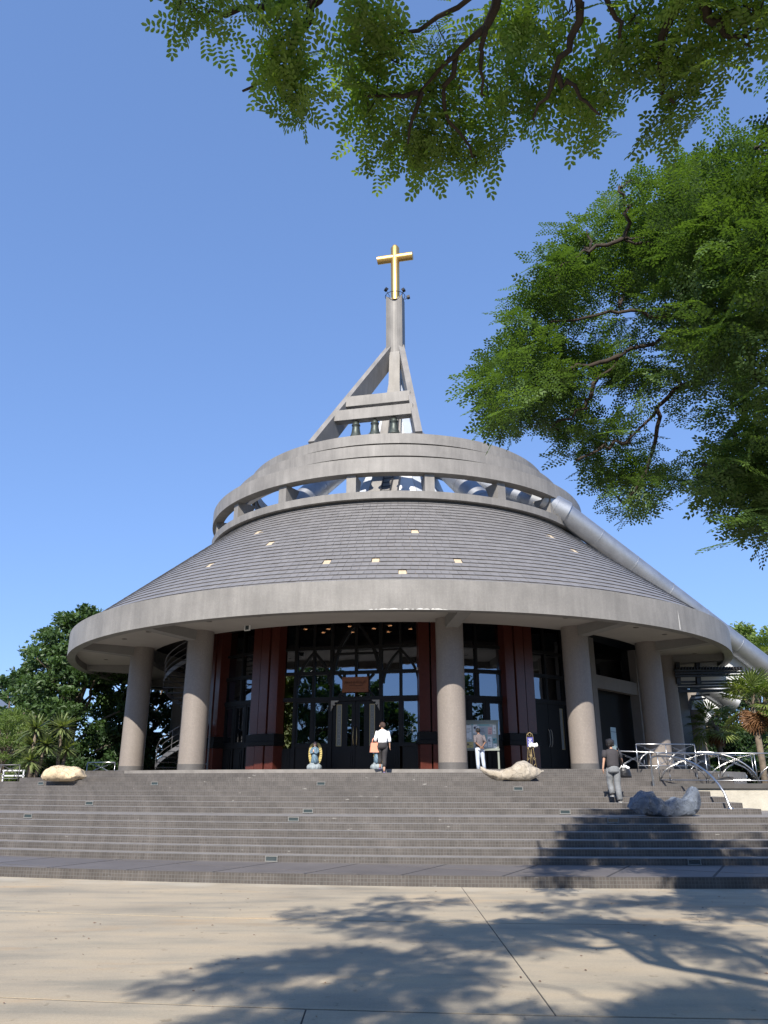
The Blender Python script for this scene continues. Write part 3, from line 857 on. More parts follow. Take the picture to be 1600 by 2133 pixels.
# gold cross
m = MB(); m.tube([C0 + EN * .05 + Vector((0, 0, 32.1)), C0 + EN * .05 + Vector((0, 0, 36.35)), C0 + EN * .05 + Vector((0, 0, 36.55))], .30, 24, radii=[.29, .29, .17])
cross = cp(m.build('cross', 'gold', smooth=True, auto=35))
cz = C0 + EN * .05 + Vector((0, 0, 35.55))
MB().tube([cz - ET * 1.22, cz + ET * 1.22], .28, 24).build('cross_arm', 'gold', cross, smooth=True, auto=35)
# hoop rail round the shaft head
m = MB(); hp = [C0 + EN * (.12 + .62 * math.cos(a)) + ET * (.66 * math.sin(a)) + Vector((0, 0, 32.42)) for a in np.linspace(0, 2 * math.pi, 33)]
m.tube(hp, .022, 6); hoop = cp(m.build('hoop_rail', 'black_metal', smooth=True))
for sx, sy in ((-.5, .3), (.5, .3), (-.5, -.3), (.5, -.3)):
    MB().tube([C0 + ET * sx + EN * sy + Vector((0, 0, 32.2)), C0 + ET * (sx * 1.12) + EN * (sy + .1) + Vector((0, 0, 32.42))], .015, 6).build('stay', 'black_metal', hoop)
FL = ((-.30, .45, .9), (.34, .15, .9), (.62, -.1, .05))
for n_, (tx_, ex_, dz_) in enumerate(FL):
    base = C0 + ET * tx_ + EN * ex_ + Vector((0, 0, 32.25))
    f = empty('floodlight', base); tag(f, ['black floodlight on its bracket by the foot of the gold cross', 'black floodlight aimed up the shaft side of the gold cross', 'black floodlight hung out beside the spire head'][n_], 'floodlight', 'floodlights at the spire head')
    tgt = (Vector((0, 0, .55 if dz_ > .5 else .12)) + ET * (-.25 if tx_ < 0 else .25))
    MB().tube([(0, 0, 0), tgt * .8], .02, 6).build('bracket', 'black_metal', f)
    d = (C0 + Vector((0, 0, 34.5)) - base - tgt).normalized()
    mm = MB(); mm.beam(tgt - d * .06, tgt + d * .09, .24, .17, w2=.29, h2=.22); mm.build('housing', 'black_metal', f)
    mm = MB(); mm.beam(tgt + d * .091, tgt + d * .097, .24, .17); mm.build('lens', 'step_light_glass', f)
# three bells
bm_ = MB().lathe([(.0, 0.02), (.10, .0), (.17, -.04), (.18, -.12), (.23, -.18), (.24, -.22), (.20, -.26), (.215, -.45), (.25, -.68), (.31, -.85), (.385, -.98), (.395, -1.02), (.36, -1.02), (.29, -.86), (.18, -.4), (.0, -.35)], 28)
bc = C0 + EN * (7.6 * .762 + .42) + Vector((0, 0, ZA - 9.6 * .762 - .16))
for n_, tt in enumerate((-.98, .08, 1.14)):
    b = empty('bell', bc + ET * tt)
    tag(b, ['green bronze bell hanging from the tower beam at its end by the long slanting leg', 'green bronze bell hanging from the middle of the tower beam', 'green bronze bell hanging from the tower beam in front of the ladder'][n_], 'bell', 'bells under the spire')
    MB().tube([(0, 0, .05), (0, 0, -.12)], .05, 8).build('hanger', 'black_metal', b)
    bm_.build('bell_body', 'bronze', b, smooth=True, loc=(0, 0, -.06))
    mm = MB(); mm.tube([(0, 0, -.4), (0, 0, -.98)], .02, 6); mm.ball((0, 0, -1.02), .07, 8, 6); mm.build('clapper', 'black_metal', b)

# inner wall: pillars and window bays -------------------------------------------
RW = 10.95
def lframe(phA, phB, r=RW):
    a, b = pol(phA, r, FLOOR), pol(phB, r, FLOOR)
    c = (a + b) / 2; t = (b - a); return c, t.length, math.atan2(t.y, t.x)
def pillar(ph, w=1.5, wide=True):
    p = pol(ph, RW, FLOOR); rz = R(ph)
    core = MB(); core.box((0, .12, 3.2), (w - .12, .42, 6.4))
    o = core.build('pillar', 'black_wood', None, loc=p, rz=rz); cp(o)
    hw = w / 2
    n = 3 if wide else 2
    pw = (w - .07 * (n - 1)) / n
    for k in range(n):
        xc = -hw + pw / 2 + k * (pw + .07)
        MB().box((xc, -.02 - (.05 if k == 1 and n == 3 else 0), 4.05), (pw, .5, 5.0)).build('granite_slab', 'red_granite', o)
        MB().box((xc, -.06 - (.05 if k == 1 and n == 3 else 0), .52), (pw + .01, .62, 1.04)).build('granite_slab', 'red_granite', o)
    MB().box((0, -.06, 1.38), (w + .06, .66, .30)).build('belt', 'black_wood', o)
    MB().box((0, -.06, 1.14), (w + .16, .76, .16)).build('belt', 'black_wood', o)
for ph in (-72.6, -52.6, -32.6, 7.4, 27.4): pillar(ph)

def bar(m, x0, x1, z0, z1, d=.10, y=0.0):
    m.box(((x0 + x1) / 2, y, (z0 + z1) / 2), (abs(x1 - x0), d, abs(z1 - z0)))
def arch(m, x0, x1, zs, za, w=.07, d=.10, y=0.0, n=9):
    """pointed arch made of two curved bars"""
    xm = (x0 + x1) / 2
    for s in (-1, 1):
        xe = x0 if s < 0 else x1; pts = []
        for k in range(n + 1):
            t = k / n; x = xe + (xm - xe) * t ** 1.75; z = zs + (za - zs) * (t ** .9)
            pts.append((x, z))
        for (xa, z_a), (xb, z_b) in zip(pts, pts[1:]):
            dx, dz = xb - xa, z_b - z_a; l = math.hypot(dx, dz) or 1; nx, nz = -dz / l * w / 2, dx / l * w / 2
            i = len(m.v)
            for yy in (y - d / 2, y + d / 2):
                for (px, pz) in ((xa - nx, z_a - nz), (xb - nx, z_b - nz), (xb + nx, z_b + nz), (xa + nx, z_a + nz)): m.v.append((px, yy, pz))
            for q in ((0, 1, 2, 3), (7, 6, 5, 4), (0, 4, 5, 1), (1, 5, 6, 2), (2, 6, 7, 3), (3, 7, 4, 0)): m.f.append(tuple(i + e for e in q))
def pane(par, x0, x1, z0, z1, y=.02, mt='glass', tiltx=None):
    m = MB(); m.box(((x0 + x1) / 2, 0, 0), (x1 - x0, .012, z1 - z0))
    o = m.build('pane', mt, par, loc=(0, y, (z0 + z1) / 2))
    o.rotation_euler = (rnd.gauss(0, .006), 0, rnd.gauss(0, .004))
    return o
def panel(par, x0, x1, z0, z1, y=0.0):
    m = MB(); bar(m, x0, x1, z0, z1, .06, y)
    i = .09
    if x1 - x0 > .3: bar(m, x0 + i, x1 - i, z0 + i, z1 - i, .05, y - .03)
    if x1 - x0 > .3: bar(m, x0 + 2 * i, x1 - 2 * i, z0 + 2 * i, z1 - 2 * i, .03, y - .055)
    return m.build('panel', 'black_wood', par)

# entrance front ---------------------------------------------------------------
c, ln, rz = lframe(-32.6, 7.4)
EW = ln / 2 - .62
fr = MB()
X0 = [-EW, -EW + .66, -EW + 2.30, -EW + 4.50, EW]       # side light, left pair, door, right pair
HT = 6.35
for x in X0: bar(fr, x - .07, x + .07, 0, HT, .20)
bar(fr, -EW, EW, HT, HT + .55, .26); bar(fr, -EW, EW, 2.88, 3.06, .18, -.02); bar(fr, -EW, EW, 4.02, 4.16, .16, -.01); bar(fr, -EW, EW, 5.10, 5.22, .15, -.01)
prs = [(X0[1], X0[2]), (X0[3], X0[4])]
for a, b in prs:
    xm = (a + b) / 2
    bar(fr, xm - .055, xm + .055, 1.06, HT, .14); bar(fr, a, b, 1.0, 1.10, .17)
    arch(fr, a + .10, b - .10, 3.6, 5.02, .10, .13, -.015)
    for z0_, z1_ in ((4.02, 4.16),): pass
dm0, dm1 = X0[2], X0[3]; dmm = (dm0 + dm1) / 2
arch(fr, dm0 + .10, dm1 - .10, 4.1, 6.28, .13, .14, -.02)
bar(fr, dmm - .06, dmm + .06, 4.05, HT, .14)
bar(fr, dm0 + .12, dm1 - .12, 4.86, 4.96, .13)
for sx in (-1, 1):                                       # chamfered surround of the name board
    xc = dmm + sx * (dm1 - dm0) / 2
    for (za, zb) in ((3.06, 3.40), (4.02, 3.70)):
        m2 = [(xc - sx * .42, za), (xc - sx * .60, zb)]
        fr.beam((xc - sx * .06 - sx * .25, -.02, za), (xc - sx * .62, -.02, zb), .10, .07, up=(0, 1, 0))
    fr.beam((xc - sx * .56, -.02, 3.05), (xc - sx * .56, -.02, 4.03), .10, .09, up=(1, 0, 0))
front = cp(fr.build('entrance_front', 'black_wood', loc=c, rz=rz))
# panes
pane(front, X0[0] + .07, X0[1] - .07, .95, 2.88, .04, 'glass_yellow_reflect'); pane(front, X0[0] + .07, X0[1] - .07, 3.06, 4.02, .04, 'glass_yellow_reflect'); pane(front, X0[0] + .07, X0[1] - .07, 4.16, 5.1, .04); pane(front, X0[0] + .07, X0[1] - .07, 5.22, HT, .04)
panel(front, X0[0] + .07, X0[1] - .07, 0, .95)
for a, b in prs:
    xm = (a + b) / 2
    for p, q in ((a + .07, xm - .055), (xm + .055, b - .07)):
        pane(front, p, q, 1.10, 2.88, .03); pane(front, p, q, 3.06, 4.02, .03); pane(front, p, q, 4.16, 5.1, .03); pane(front, p, q, 5.22, HT, .03)
        panel(front, p, q, 0, 1.0)
        m = MB(); bar(m, p, p + .05, 1.10, 2.88, .10); bar(m, q - .05, q, 1.10, 2.88, .10); bar(m, p + .05, q - .05, 1.10, 1.15, .10); bar(m, p + .05, q - .05, 2.83, 2.88, .10); m.build('sash', 'black_wood', front)
for p, q in ((dm0 + .07, dmm - .06), (dmm + .06, dm1 - .07)):
    pane(front, p, q, 3.06, 4.02, .03); pane(front, p, q, 4.16, 4.86, .03); pane(front, p, q, 4.96, HT, .03)
# the double door
dw = (dm1 - dm0) / 2 - .08
for s in (-1, 1):
    x0_, x1_ = (dmm - dw, dmm - .008) if s < 0 else (dmm + .008, dmm + dw)
    m = MB(); st = .10
    gl = [(x0_ + .17, x0_ + .41), (x1_ - .36, x1_ - .17)] if s < 0 else [(x0_ + .17, x0_ + .36), (x1_ - .41, x1_ - .17)]
    edges = [x0_, gl[0][0], gl[0][1], gl[1][0], gl[1][1], x1_]
    for k in (0, 2, 4): bar(m, edges[k], edges[k + 1], .95, 2.86, .09)
    bar(m, x0_, x1_, .02, .95, .09); 
    for k in (1, 3): bar(m, edges[k], edges[k + 1], 2.74, 2.86, .09); bar(m, edges[k], edges[k + 1], .95, 1.02, .09)
    bar(m, x0_ + .10, x1_ - .10, .12, .82, .04, -.05); bar(m, x0_ + .18, x1_ - .18, .20, .74, .03, -.07)
    door = cp(m.build('door', 'black_wood', loc=c + Vector((0, 0, 0)), rz=rz))
    outer = gl[0] if s < 0 else gl[1]; inner = gl[1] if s < 0 else gl[0]
    pane(door, inner[0], inner[1], 1.02, 2.74, 0)
    fz = MB(); bar(fz, outer[0], outer[1], 1.02, 2.74, .02, 0); fz.build('etched_glass', 'frosted', door)
    bz = MB(); a, b = outer; w_ = .028
    for q in ((a, a + w_, 1.02, 2.74), (b - w_, b, 1.02, 2.74), (a + w_, b - w_, 1.02, 1.02 + w_), (a + w_, b - w_, 2.74 - w_, 2.74)): bar(bz, q[0], q[1], q[2], q[3], .03, -.012)
    bz.build('brass_border', 'brass', door)
    orn = MB(); xm = (a + b) / 2
    for zc_, rr in ((2.30, .075), (2.18, .055), (1.42, .085), (1.28, .06), (1.56, .05)):
        ring = [Vector((xm + rr * math.cos(t), -.02, zc_ + rr * 1.15 * math.sin(t))) for t in np.linspace(0, 2 * math.pi, 13)]
        orn.tube(ring, .007, 5)
    for zc_ in (2.40, 2.05, 1.70, 1.15):
        orn.tube([(xm, -.02, zc_ - .09), (xm + .035, -.02, zc_), (xm, -.02, zc_ + .09), (xm - .035, -.02, zc_), (xm, -.02, zc_ - .09)], .006, 5)
    for sx in (-.03, .03): orn.tube([(xm + sx, -.02, 1.62), (xm + sx, -.02, 2.02)], .005, 5)
    orn.build('etched_ornament', 'pale_carving', door)
    hx = dmm + s * .07
    MB().tube([(hx, -.06, 1.05), (hx, -.12, 1.12), (hx + s * .015, -.14, 1.4), (hx, -.12, 1.72), (hx, -.06, 1.8)], .018, 8).build('handle', 'brass', door, smooth=True)
for s in (-1, 1):                                        # carved corner brackets over the door
    xo = dmm + s * ((dm1 - dm0) / 2 - .03); zt = 2.90
    pts = [(0, 0), (.34, 0), (.27, -.07), (.18, -.06), (.15, -.12), (.19, -.16), (.12, -.22), (.10, -.17), (.06, -.20), (.09, -.27), (.04, -.34), (0, -.44)]
    m = MB(); i0 = 0
    for yy in (-.16, -.10):
        for (px, pz) in pts: m.v.append((xo - s * px, yy, zt + pz))
    n = len(pts); m.f.append(tuple(range(n))); m.f.append(tuple(n + k for k in reversed(range(n))))
    for k in range(n): m.f.append((k, (k + 1) % n, n + (k + 1) % n, n + k))
    m.build('corner_carving', 'pale_carving', front)
# other bays
def window_bay(phA, phB, kind):
    c, ln, rz = lframe(phA, phB, RW - .02)
    W = ln / 2 - .66; m = MB()
    for x in (-W, W): bar(m, x - .06, x + .06, 0, HT, .18)
    bar(m, -W, W, HT, HT + .5, .24); bar(m, -W, W, 2.90, 3.08, .17, -.02); bar(m, -W, W, 4.05, 4.2, .16, -.01); bar(m, -W, W, 5.12, 5.24, .14, -.01)
    bar(m, -.055, .055, 3.0, HT, .14)
    if kind == 'windows':
        bar(m, -W, W, 1.02, 1.16, .17)
        th = [(-W + 2 * W * k / 3) for k in range(4)]
        for x in th[1:3]: bar(m, x - .06, x + .06, 0, 2.9, .15)
    o = cp(m.build('window_bay', 'black_wood', loc=c, rz=rz))
    for p, q in ((-W + .06, -.055), (.055, W - .06)):
        pane(o, p, q, 3.08, 4.05, .03); pane(o, p, q, 4.2, 5.12, .03); pane(o, p, q, 5.24, HT, .03)
        s2 = MB(); bar(s2, p, p + .06, 3.08, 4.05, .10, .01); bar(s2, q - .06, q, 3.08, 4.05, .10, .01); s2.build('sash', 'black_wood', o)
    if kind == 'windows':
        for k in range(3):
            a, b = th[k] + .06, th[k + 1] - .06
            s2 = MB(); i_ = .09
            bar(s2, a, a + i_, 1.16, 2.9, .11); bar(s2, b - i_, b, 1.16, 2.9, .11); bar(s2, a + i_, b - i_, 1.16, 1.28, .11); bar(s2, a + i_, b - i_, 2.78, 2.9, .11); s2.build('sash', 'black_wood', o)
            pane(o, a + i_, b - i_, 1.28, 2.78, .02); panel(o, a, b, 0, 1.02)
    else:
        for s in (-1, 1):
            x0_, x1_ = (-W + .06, -.01) if s < 0 else (.01, W - .06)
            d_ = MB(); e = [x0_, x0_ + .16, x0_ + .40, x1_ - .16, x1_] if s < 0 else [x0_, x0_ + .16, x1_ - .40, x1_ - .16, x1_]
            bar(d_, x0_, x1_, .02, .95, .09); bar(d_, x0_, x1_, 2.74, 2.9, .09)
            if s < 0: bar(d_, x0_, e[1], .95, 2.74, .09); bar(d_, e[2], x1_, .95, 2.74, .09); a, b = e[1], e[2]
            else: bar(d_, x0_, e[2], .95, 2.74, .09); bar(d_, e[3], x1_, .95, 2.74, .09); a, b = e[2], e[3]
            d_.build('door_leaf', 'black_wood', o)
            fz = MB(); bar(fz, a, b, .95, 2.74, .02, 0); fz.build('etched_glass', 'frosted', o)
            bz = MB()
            for q in ((a, a + .03, .95, 2.74), (b - .03, b, .95, 2.74), (a + .03, b - .03, .95, .98), (a + .03, b - .03, 2.71, 2.74)): bar(bz, q[0], q[1], q[2], q[3], .03, -.012)
            bz.build('brass_border', 'brass', o)
            MB().tube([(s * .07, -.06, 1.05), (s * .07, -.13, 1.2), (s * .08, -.14, 1.45), (s * .07, -.12, 1.7), (s * .07, -.06, 1.8)], .018, 8).build('handle', 'pale_carving', o)
    return o
window_bay(-72.6, -52.6, 'windows'); window_bay(-52.6, -32.6, 'windows'); window_bay(7.4, 27.4, 'windows'); window_bay(27.4, 47.4, 'door')
# side wing running out behind the flank columns: grey post, lintel, dark glazing
WA = Vector((at(1236, 1500, 36.2).x, 36.2, FLOOR)); WB = Vector((at(1452, 1500, 46).x, 46, FLOOR))
wd = WB - WA; wl = wd.length; wrz = math.atan2(wd.y, wd.x)
m = MB(); m.box((wl / 2, .45, 3.0), (wl, .2, 6.0)); wing = cp(m.build('wing_wall', 'black_wood', loc=WA, rz=wrz))
MB().box((0, 0, 3.0), (.46, .46, 6.0)).build('post', 'grey_post', wing)
for xx in (5.0, 9.6): MB().box((xx, 0, 3.0), (.46, .46, 6.0)).build('post', 'grey_post', wing)
for x0_, x1_ in ((.23, 4.77), (5.23, 9.37)): MB().box(((x0_ + x1_) / 2, 0, 4.02), (x1_ - x0_, .36, .60)).build('lintel', 'grey_post', wing)
for x0_, x1_ in ((.23, 4.77), (5.23, 9.37)): MB().box(((x0_ + x1_) / 2, .15, 5.16), (x1_ - x0_, .02, 1.66)).build('high_glass', 'glass_dark', wing)
m = MB(); m.lathe([(.5, 0), (.5, 4.9)], 32); cp(m.build('column', 'column_mosaic', smooth=True, loc=(at(1449, 1500, 49).x, 49, FLOOR)))
for a0_, a1_ in ((40, 104), (-118, -52)):
    m = MB(); m.lathe([(10.4, FLOOR), (10.4, FLOOR + 6.7)], 24, c=CC, a0=R(a0_), a1=R(a1_)); cp(m.build('flank_wall', 'black_wood', smooth=True))
# dark core, ceiling and warm lamps seen through the glass
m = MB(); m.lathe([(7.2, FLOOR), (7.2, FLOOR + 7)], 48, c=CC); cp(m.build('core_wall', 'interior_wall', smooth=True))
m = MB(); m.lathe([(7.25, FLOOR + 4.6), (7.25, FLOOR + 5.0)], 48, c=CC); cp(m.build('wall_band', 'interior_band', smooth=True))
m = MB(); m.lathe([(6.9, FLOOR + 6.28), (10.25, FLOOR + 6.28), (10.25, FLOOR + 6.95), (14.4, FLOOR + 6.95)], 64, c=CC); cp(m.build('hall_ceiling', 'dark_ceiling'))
for rr, ph in ((9.7, -27), (9.3, -21), (8.6, -25), (9.6, -14), (9.5, -3), (8.9, -8), (8.7, 3), (8.2, -16), (8.0, -4), (9.6, -44), (9.0, -40)):
    p = pol(ph, rr, FLOOR + 6.275)
    m = MB(); m.lathe([(0.0, 0), (.075, -.001), (.09, -.03)], 14); o = m.build('ceiling_lamp', 'lamp_warm', loc=p); cp(o)

# side canopies on the flank: white panels, silver ducts and black slat trellis
def tri(a, b, c_, th, mt, name):
    a, b, c_ = map(Vector, (a, b, c_)); n = (b - a).cross(c_ - a).normalized() * th
    m = MB(); 
    for p in (a, b, c_, a + n, b + n, c_ + n): m.v.append(tuple(p))
    for q in ((0, 2, 1), (3, 4, 5), (0, 1, 4, 3), (1, 2, 5, 4), (2, 0, 3, 5)): m.f.append(q)
    return cp(m.build(name, mt))
Dc = 40.8
tri(at(1395, 1428, Dc), at(1640, 1425, Dc + .3), at(1500, 1345, Dc - .3), .08, 'white_panel', 'canopy_panel')
tri(at(1440, 1478, 46.5), at(1517, 1477, 46.5), at(1455, 1430, 46.5), .08, 'white_panel', 'canopy_panel')
m = MB(); m.beam(at(1395, 1431, Dc), at(1640, 1428, Dc + .3), .3, .14); cp(m.build('canopy_edge', 'white_panel'))
duct(at(1440, 1410, 46.6), at(1536, 1466, 46.2), .62, seams=2)
duct(at(1425, 1465, 52), at(1476, 1502, 51.5), .72, seams=1)
trellis = cp(MB().beam(at(1405, 1440, 39.6), at(1530, 1438, 39.6), .14, .14).build('trellis', 'black_metal'))
for px in (1410, 1452): MB().beam(at(px, 1380, 39.2), at(px + 3, 1425, 39.2), .24, .2).build('hanger', 'black_metal', trellis)
for row, (ya, xa, xb) in enumerate(((1397, 1405, 1548), (1403, 1406, 1556), (1409, 1406, 1552), (1415, 1408, 1540), (1421, 1408, 1546), (1427, 1408, 1538), (1433, 1410, 1530), (1450, 1440, 1478), (1458, 1440, 1470))):
    if row in (3,): continue
    MB().beam(at(xa, ya, 38.6 + .18 * row), at(xb, ya - 3, 38.6 + .18 * row), .10, .09).build('slat', 'black_metal', trellis)
for k in range(22):
    p = at(1416 + k * 6.2, 1391, 38.4); q = at(1416 + k * 6.2, 1391, 38.4); 
    MB().beam(p, p + Vector((0, 2.2, -.05)), .06, .12).build('slat', 'black_metal', trellis)

# ================================================================== OBJECTS
def loft(mb, rings, n=14, cap=True):
    """rings: list of (centre, rx, ry[, tilt]) elliptical sections stacked"""
    i0 = len(mb.v)
    for rg in rings:
        c, rx, ry = Vector(rg[0]), rg[1], rg[2]
        for j in range(n):
            a = 2 * math.pi * j / n
            mb.v.append((c.x + rx * math.cos(a), c.y + ry * math.sin(a), c.z))
    for k in range(len(rings) - 1):
        for j in range(n):
            a = i0 + k * n + j; b = i0 + k * n + (j + 1) % n
            mb.f.append((a, b, b + n, a + n))
    if cap:
        mb.f.append(tuple(i0 + j for j in reversed(range(n)))); mb.f.append(tuple(i0 + (len(rings) - 1) * n + j for j in range(n)))
    return mb

def skin_obj(name, pts, edges, radii, material, parent, root=0, sub=2):
    me = bpy.data.meshes.new(name + '_src'); me.from_pydata(pts, edges, [])
    ob = bpy.data.objects.new(name + '_src', me); COL.objects.link(ob)
    md = ob.modifiers.new('skin', 'SKIN'); md.use_smooth_shade = True; md.branch_smoothing = .4
    if not me.skin_vertices: pass
    sv = me.skin_vertices[0].data if me.skin_vertices else None
    if sv is None:
        bpy.context.view_layer.update()
        sv = me.skin_vertices[0].data
    for k, r in enumerate(radii):
        sv[k].radius = (r, r); sv[k].use_root = (k == root)
    sb = ob.modifiers.new('sub', 'SUBSURF'); sb.levels = sub; sb.render_levels = sub
    dg = bpy.context.evaluated_depsgraph_get()
    m2 = bpy.data.meshes.new_from_object(ob.evaluated_get(dg)); m2.name = name
    bpy.data.objects.remove(ob); bpy.data.meshes.remove(me)
    m2.materials.clear(); m2.materials.append(MATS[material])
    m2.polygons.foreach_set('use_smooth', [True] * len(m2.polygons))
    o = bpy.data.objects.new(name, m2); COL.objects.link(o); o.parent = parent
    return o

def person(loc, rz, scale, J, skin, label, name='person'):
    """J: joint dictionary for a figure of about 1.62 m looking along +y"""
    root = empty(name, loc, rz); root.scale = (scale,) * 3
    tag(root, label, 'person')
    P = []; E = []; Rr = []; idx = {}
    def add(k, p, r, par=None):
        idx[k] = len(P); P.append(tuple(p)); Rr.append(r)
        if par is not None: E.append((idx[par], idx[k]))
    add('pelvis', J['pelvis'], .105)
    add('waist', J['waist'], .095, 'pelvis'); add('chest', J['chest'], .115, 'waist'); add('neck0', J['neck'], .055, 'chest')
    nk = Vector(J['neck']); hd = Vector(J['head'])
    add('neck1', nk.lerp(hd, .45), .05, 'neck0'); add('jaw', nk.lerp(hd, .72), .066, 'neck1'); add('head', hd, .088, 'jaw'); add('crown', hd + Vector((0, 0, .075)), .058, 'head')
    add('nose', hd + Vector(J.get('look', (0, 1, 0))) * .098 + Vector((0, 0, -.02)), .014, 'head')
    for s, sd in ((-1, 'l'), (1, 'r')):
        sh, el, wr = map(Vector, (J['sh_' + sd], J['el_' + sd], J['wr_' + sd]))
        hip, kn, an = map(Vector, (J['hip_' + sd], J['kn_' + sd], J['an_' + sd]))
        add('sh' + sd, sh, .052, 'chest'); add('el' + sd, el, .036, 'sh' + sd); add('wr' + sd, wr, .024, 'el' + sd)
        hdv = Vector(J['hand_' + sd]) - wr; L_ = hdv.length; hdv.normalize()
        side = Vector(J.get('palm_' + sd, (0, 1, 0))); side = (side - hdv * side.dot(hdv)).normalized(); nrm = hdv.cross(side)
        add('palm' + sd, wr + hdv * .05, .028, 'wr' + sd)
        for f, (off, ln_) in enumerate(((-.024, .062), (-.008, .072), (.008, .068), (.024, .052))):
            b = wr + hdv * .075 + side * off
            add(f'f{f}a' + sd, b, .0095, 'palm' + sd)
            add(f'f{f}b' + sd, b + hdv * ln_ * .55 + nrm * .008, .0085, f'f{f}a' + sd)
            add(f'f{f}c' + sd, b + hdv * ln_ * .9 + nrm * .028, .007, f'f{f}b' + sd)
        add('ta' + sd, wr + hdv * .035 + side * -.036, .011, 'palm' + sd); add('tb' + sd, wr + hdv * .075 + side * -.05 + nrm * .012, .009, 'ta' + sd)
        add('hip' + sd, hip, .085, 'pelvis'); add('kn' + sd, kn, .052, 'hip' + sd); add('calf' + sd, kn.lerp(an, .35), .05, 'kn' + sd); add('an' + sd, an, .034, 'calf' + sd)
        toe = Vector(J['toe_' + sd]); add('ft' + sd, an.lerp(toe, .5) + Vector((0, 0, -.025)), .034, 'an' + sd); add('toe' + sd, toe, .028, 'ft' + sd)
    body = skin_obj('body', P, E, Rr, skin, root)
    # ears
    m = MB()
    lk = Vector(J.get('look', (0, 1, 0))); sx = Vector((lk.y, -lk.x, 0)).normalized()
    for s in (-1, 1): m.ball(hd + sx * (s * .088) + Vector((0, 0, -.015)), (.012, .02, .032), 8, 6)
    m.build('ears', skin, root, smooth=True)
    return root
def limb(mb, pts, radii, n=12): mb.tube(pts, radii[0], n, radii=radii); return mb
def smooth_pts(a, b, c, n=3):
    return [Vector(a), Vector(a).lerp(Vector(b), .55), Vector(b), Vector(b).lerp(Vector(c), .5), Vector(c)]

# --- woman in white blouse and black cropped trousers, stepping up
zs = STEP_Z[14]
J = dict(pelvis=(0, 0, .86), waist=(0, 0, .99), chest=(0, .02, 1.17), neck=(0, .03, 1.35), head=(-.01, .05, 1.495), look=(-.35, .93, 0),
         sh_l=(-.16, .02, 1.30), el_l=(-.235, -.02, 1.07), wr_l=(-.23, .12, .93), hand_l=(-.23, .18, .86),
         sh_r=(.16, .02, 1.30), el_r=(.225, -.03, 1.06), wr_r=(.24, .02, .85), hand_r=(.24, .05, .76),
         hip_l=(-.085, 0, .83), kn_l=(-.075, .16, .50), an_l=(-.075, .10, .20), toe_l=(-.085, .24, .16),
         hip_r=(.085, 0, .83), kn_r=(.06, .03, .46), an_r=(.05, -.08, .08), toe_r=(.06, .07, .035))
W = at(797, 1609, 26.15); woman = person((W.x, W.y, zs), 0.05, .985, J, 'skin', 'woman in white blouse and black trousers stepping up the stairs to the door')
m = MB(); loft(m, [((0, 0, .945), .155, .115), ((0, 0, 1.0), .142, .108), ((0, .01, 1.10), .150, .112), ((0, .02, 1.20), .168, .118), ((0, .02, 1.28), .178, .105), ((0, .025, 1.335), .125, .075), ((0, .03, 1.37), .062, .058)], 18)
for sd in 'lr':
    limb(m, smooth_pts(J['sh_' + sd], J['el_' + sd], Vector(J['el_' + sd]).lerp(Vector(J['wr_' + sd]), .42)), [.066, .062, .055, .053, .052])
m.build('blouse', 'cloth_white', woman, smooth=True)
m = MB(); loft(m, [((0, 0, .955), .142, .108), ((0, 0, .90), .160, .125), ((0, -.005, .82), .168, .132), ((0, 0, .75), .150, .11)], 18)
for sd in 'lr': limb(m, smooth_pts(Vector(J['hip_' + sd]) + Vector((0, 0, .02)), J['kn_' + sd], Vector(J['kn_' + sd]).lerp(Vector(J['an_' + sd]), .72)), [.098, .088, .074, .068, .066])
m.build('trousers', 'cloth_black', woman, smooth=True)
m = MB(); hd = Vector(J['head']); m.ball(hd + Vector((.012, -.012, .022)), (.099, .104, .10), 16, 10); m.ball(hd + Vector((.05, -.085, .0)), (.062, .055, .062), 12, 8); m.build('hair', 'hair_brown', woman, smooth=True)
m = MB()
for sd in 'lr':
    an, toe = Vector(J['an_' + sd]), Vector(J['toe_' + sd]); m.ball(an.lerp(toe, .45) + Vector((0, -.01, -.055)), (.042, .125, .030), 12, 8)
m.build('shoes', 'shoe_purple', woman, smooth=True)
hb = empty('handbag', (W.x - .27, W.y + .03, zs + .63), .2); tag(hb, 'peach leather handbag carried on the arm of the woman in white', 'handbag')
m = MB()
for z, wx, wy in ((0, .145, .065), (.30, .115, .045)):
    for sx, sy in ((-1, -1), (1, -1), (1, 1), (-1, 1)): m.v.append((sx * wx, sy * wy, z))
for q in ((0, 3, 2, 1), (4, 5, 6, 7), (0, 1, 5, 4), (1, 2, 6, 5), (2, 3, 7, 6), (3, 0, 4, 7)): m.f.append(q)
m.build('bag_body', 'peach_leather', hb)
for yy in (-.035, .035): MB().tube([(-.07, yy, .29), (-.055, yy, .40), (0, yy * .4, .46), (.055, yy, .40), (.07, yy, .29)], .011, 7).build('strap', 'peach_leather', hb, smooth=True)

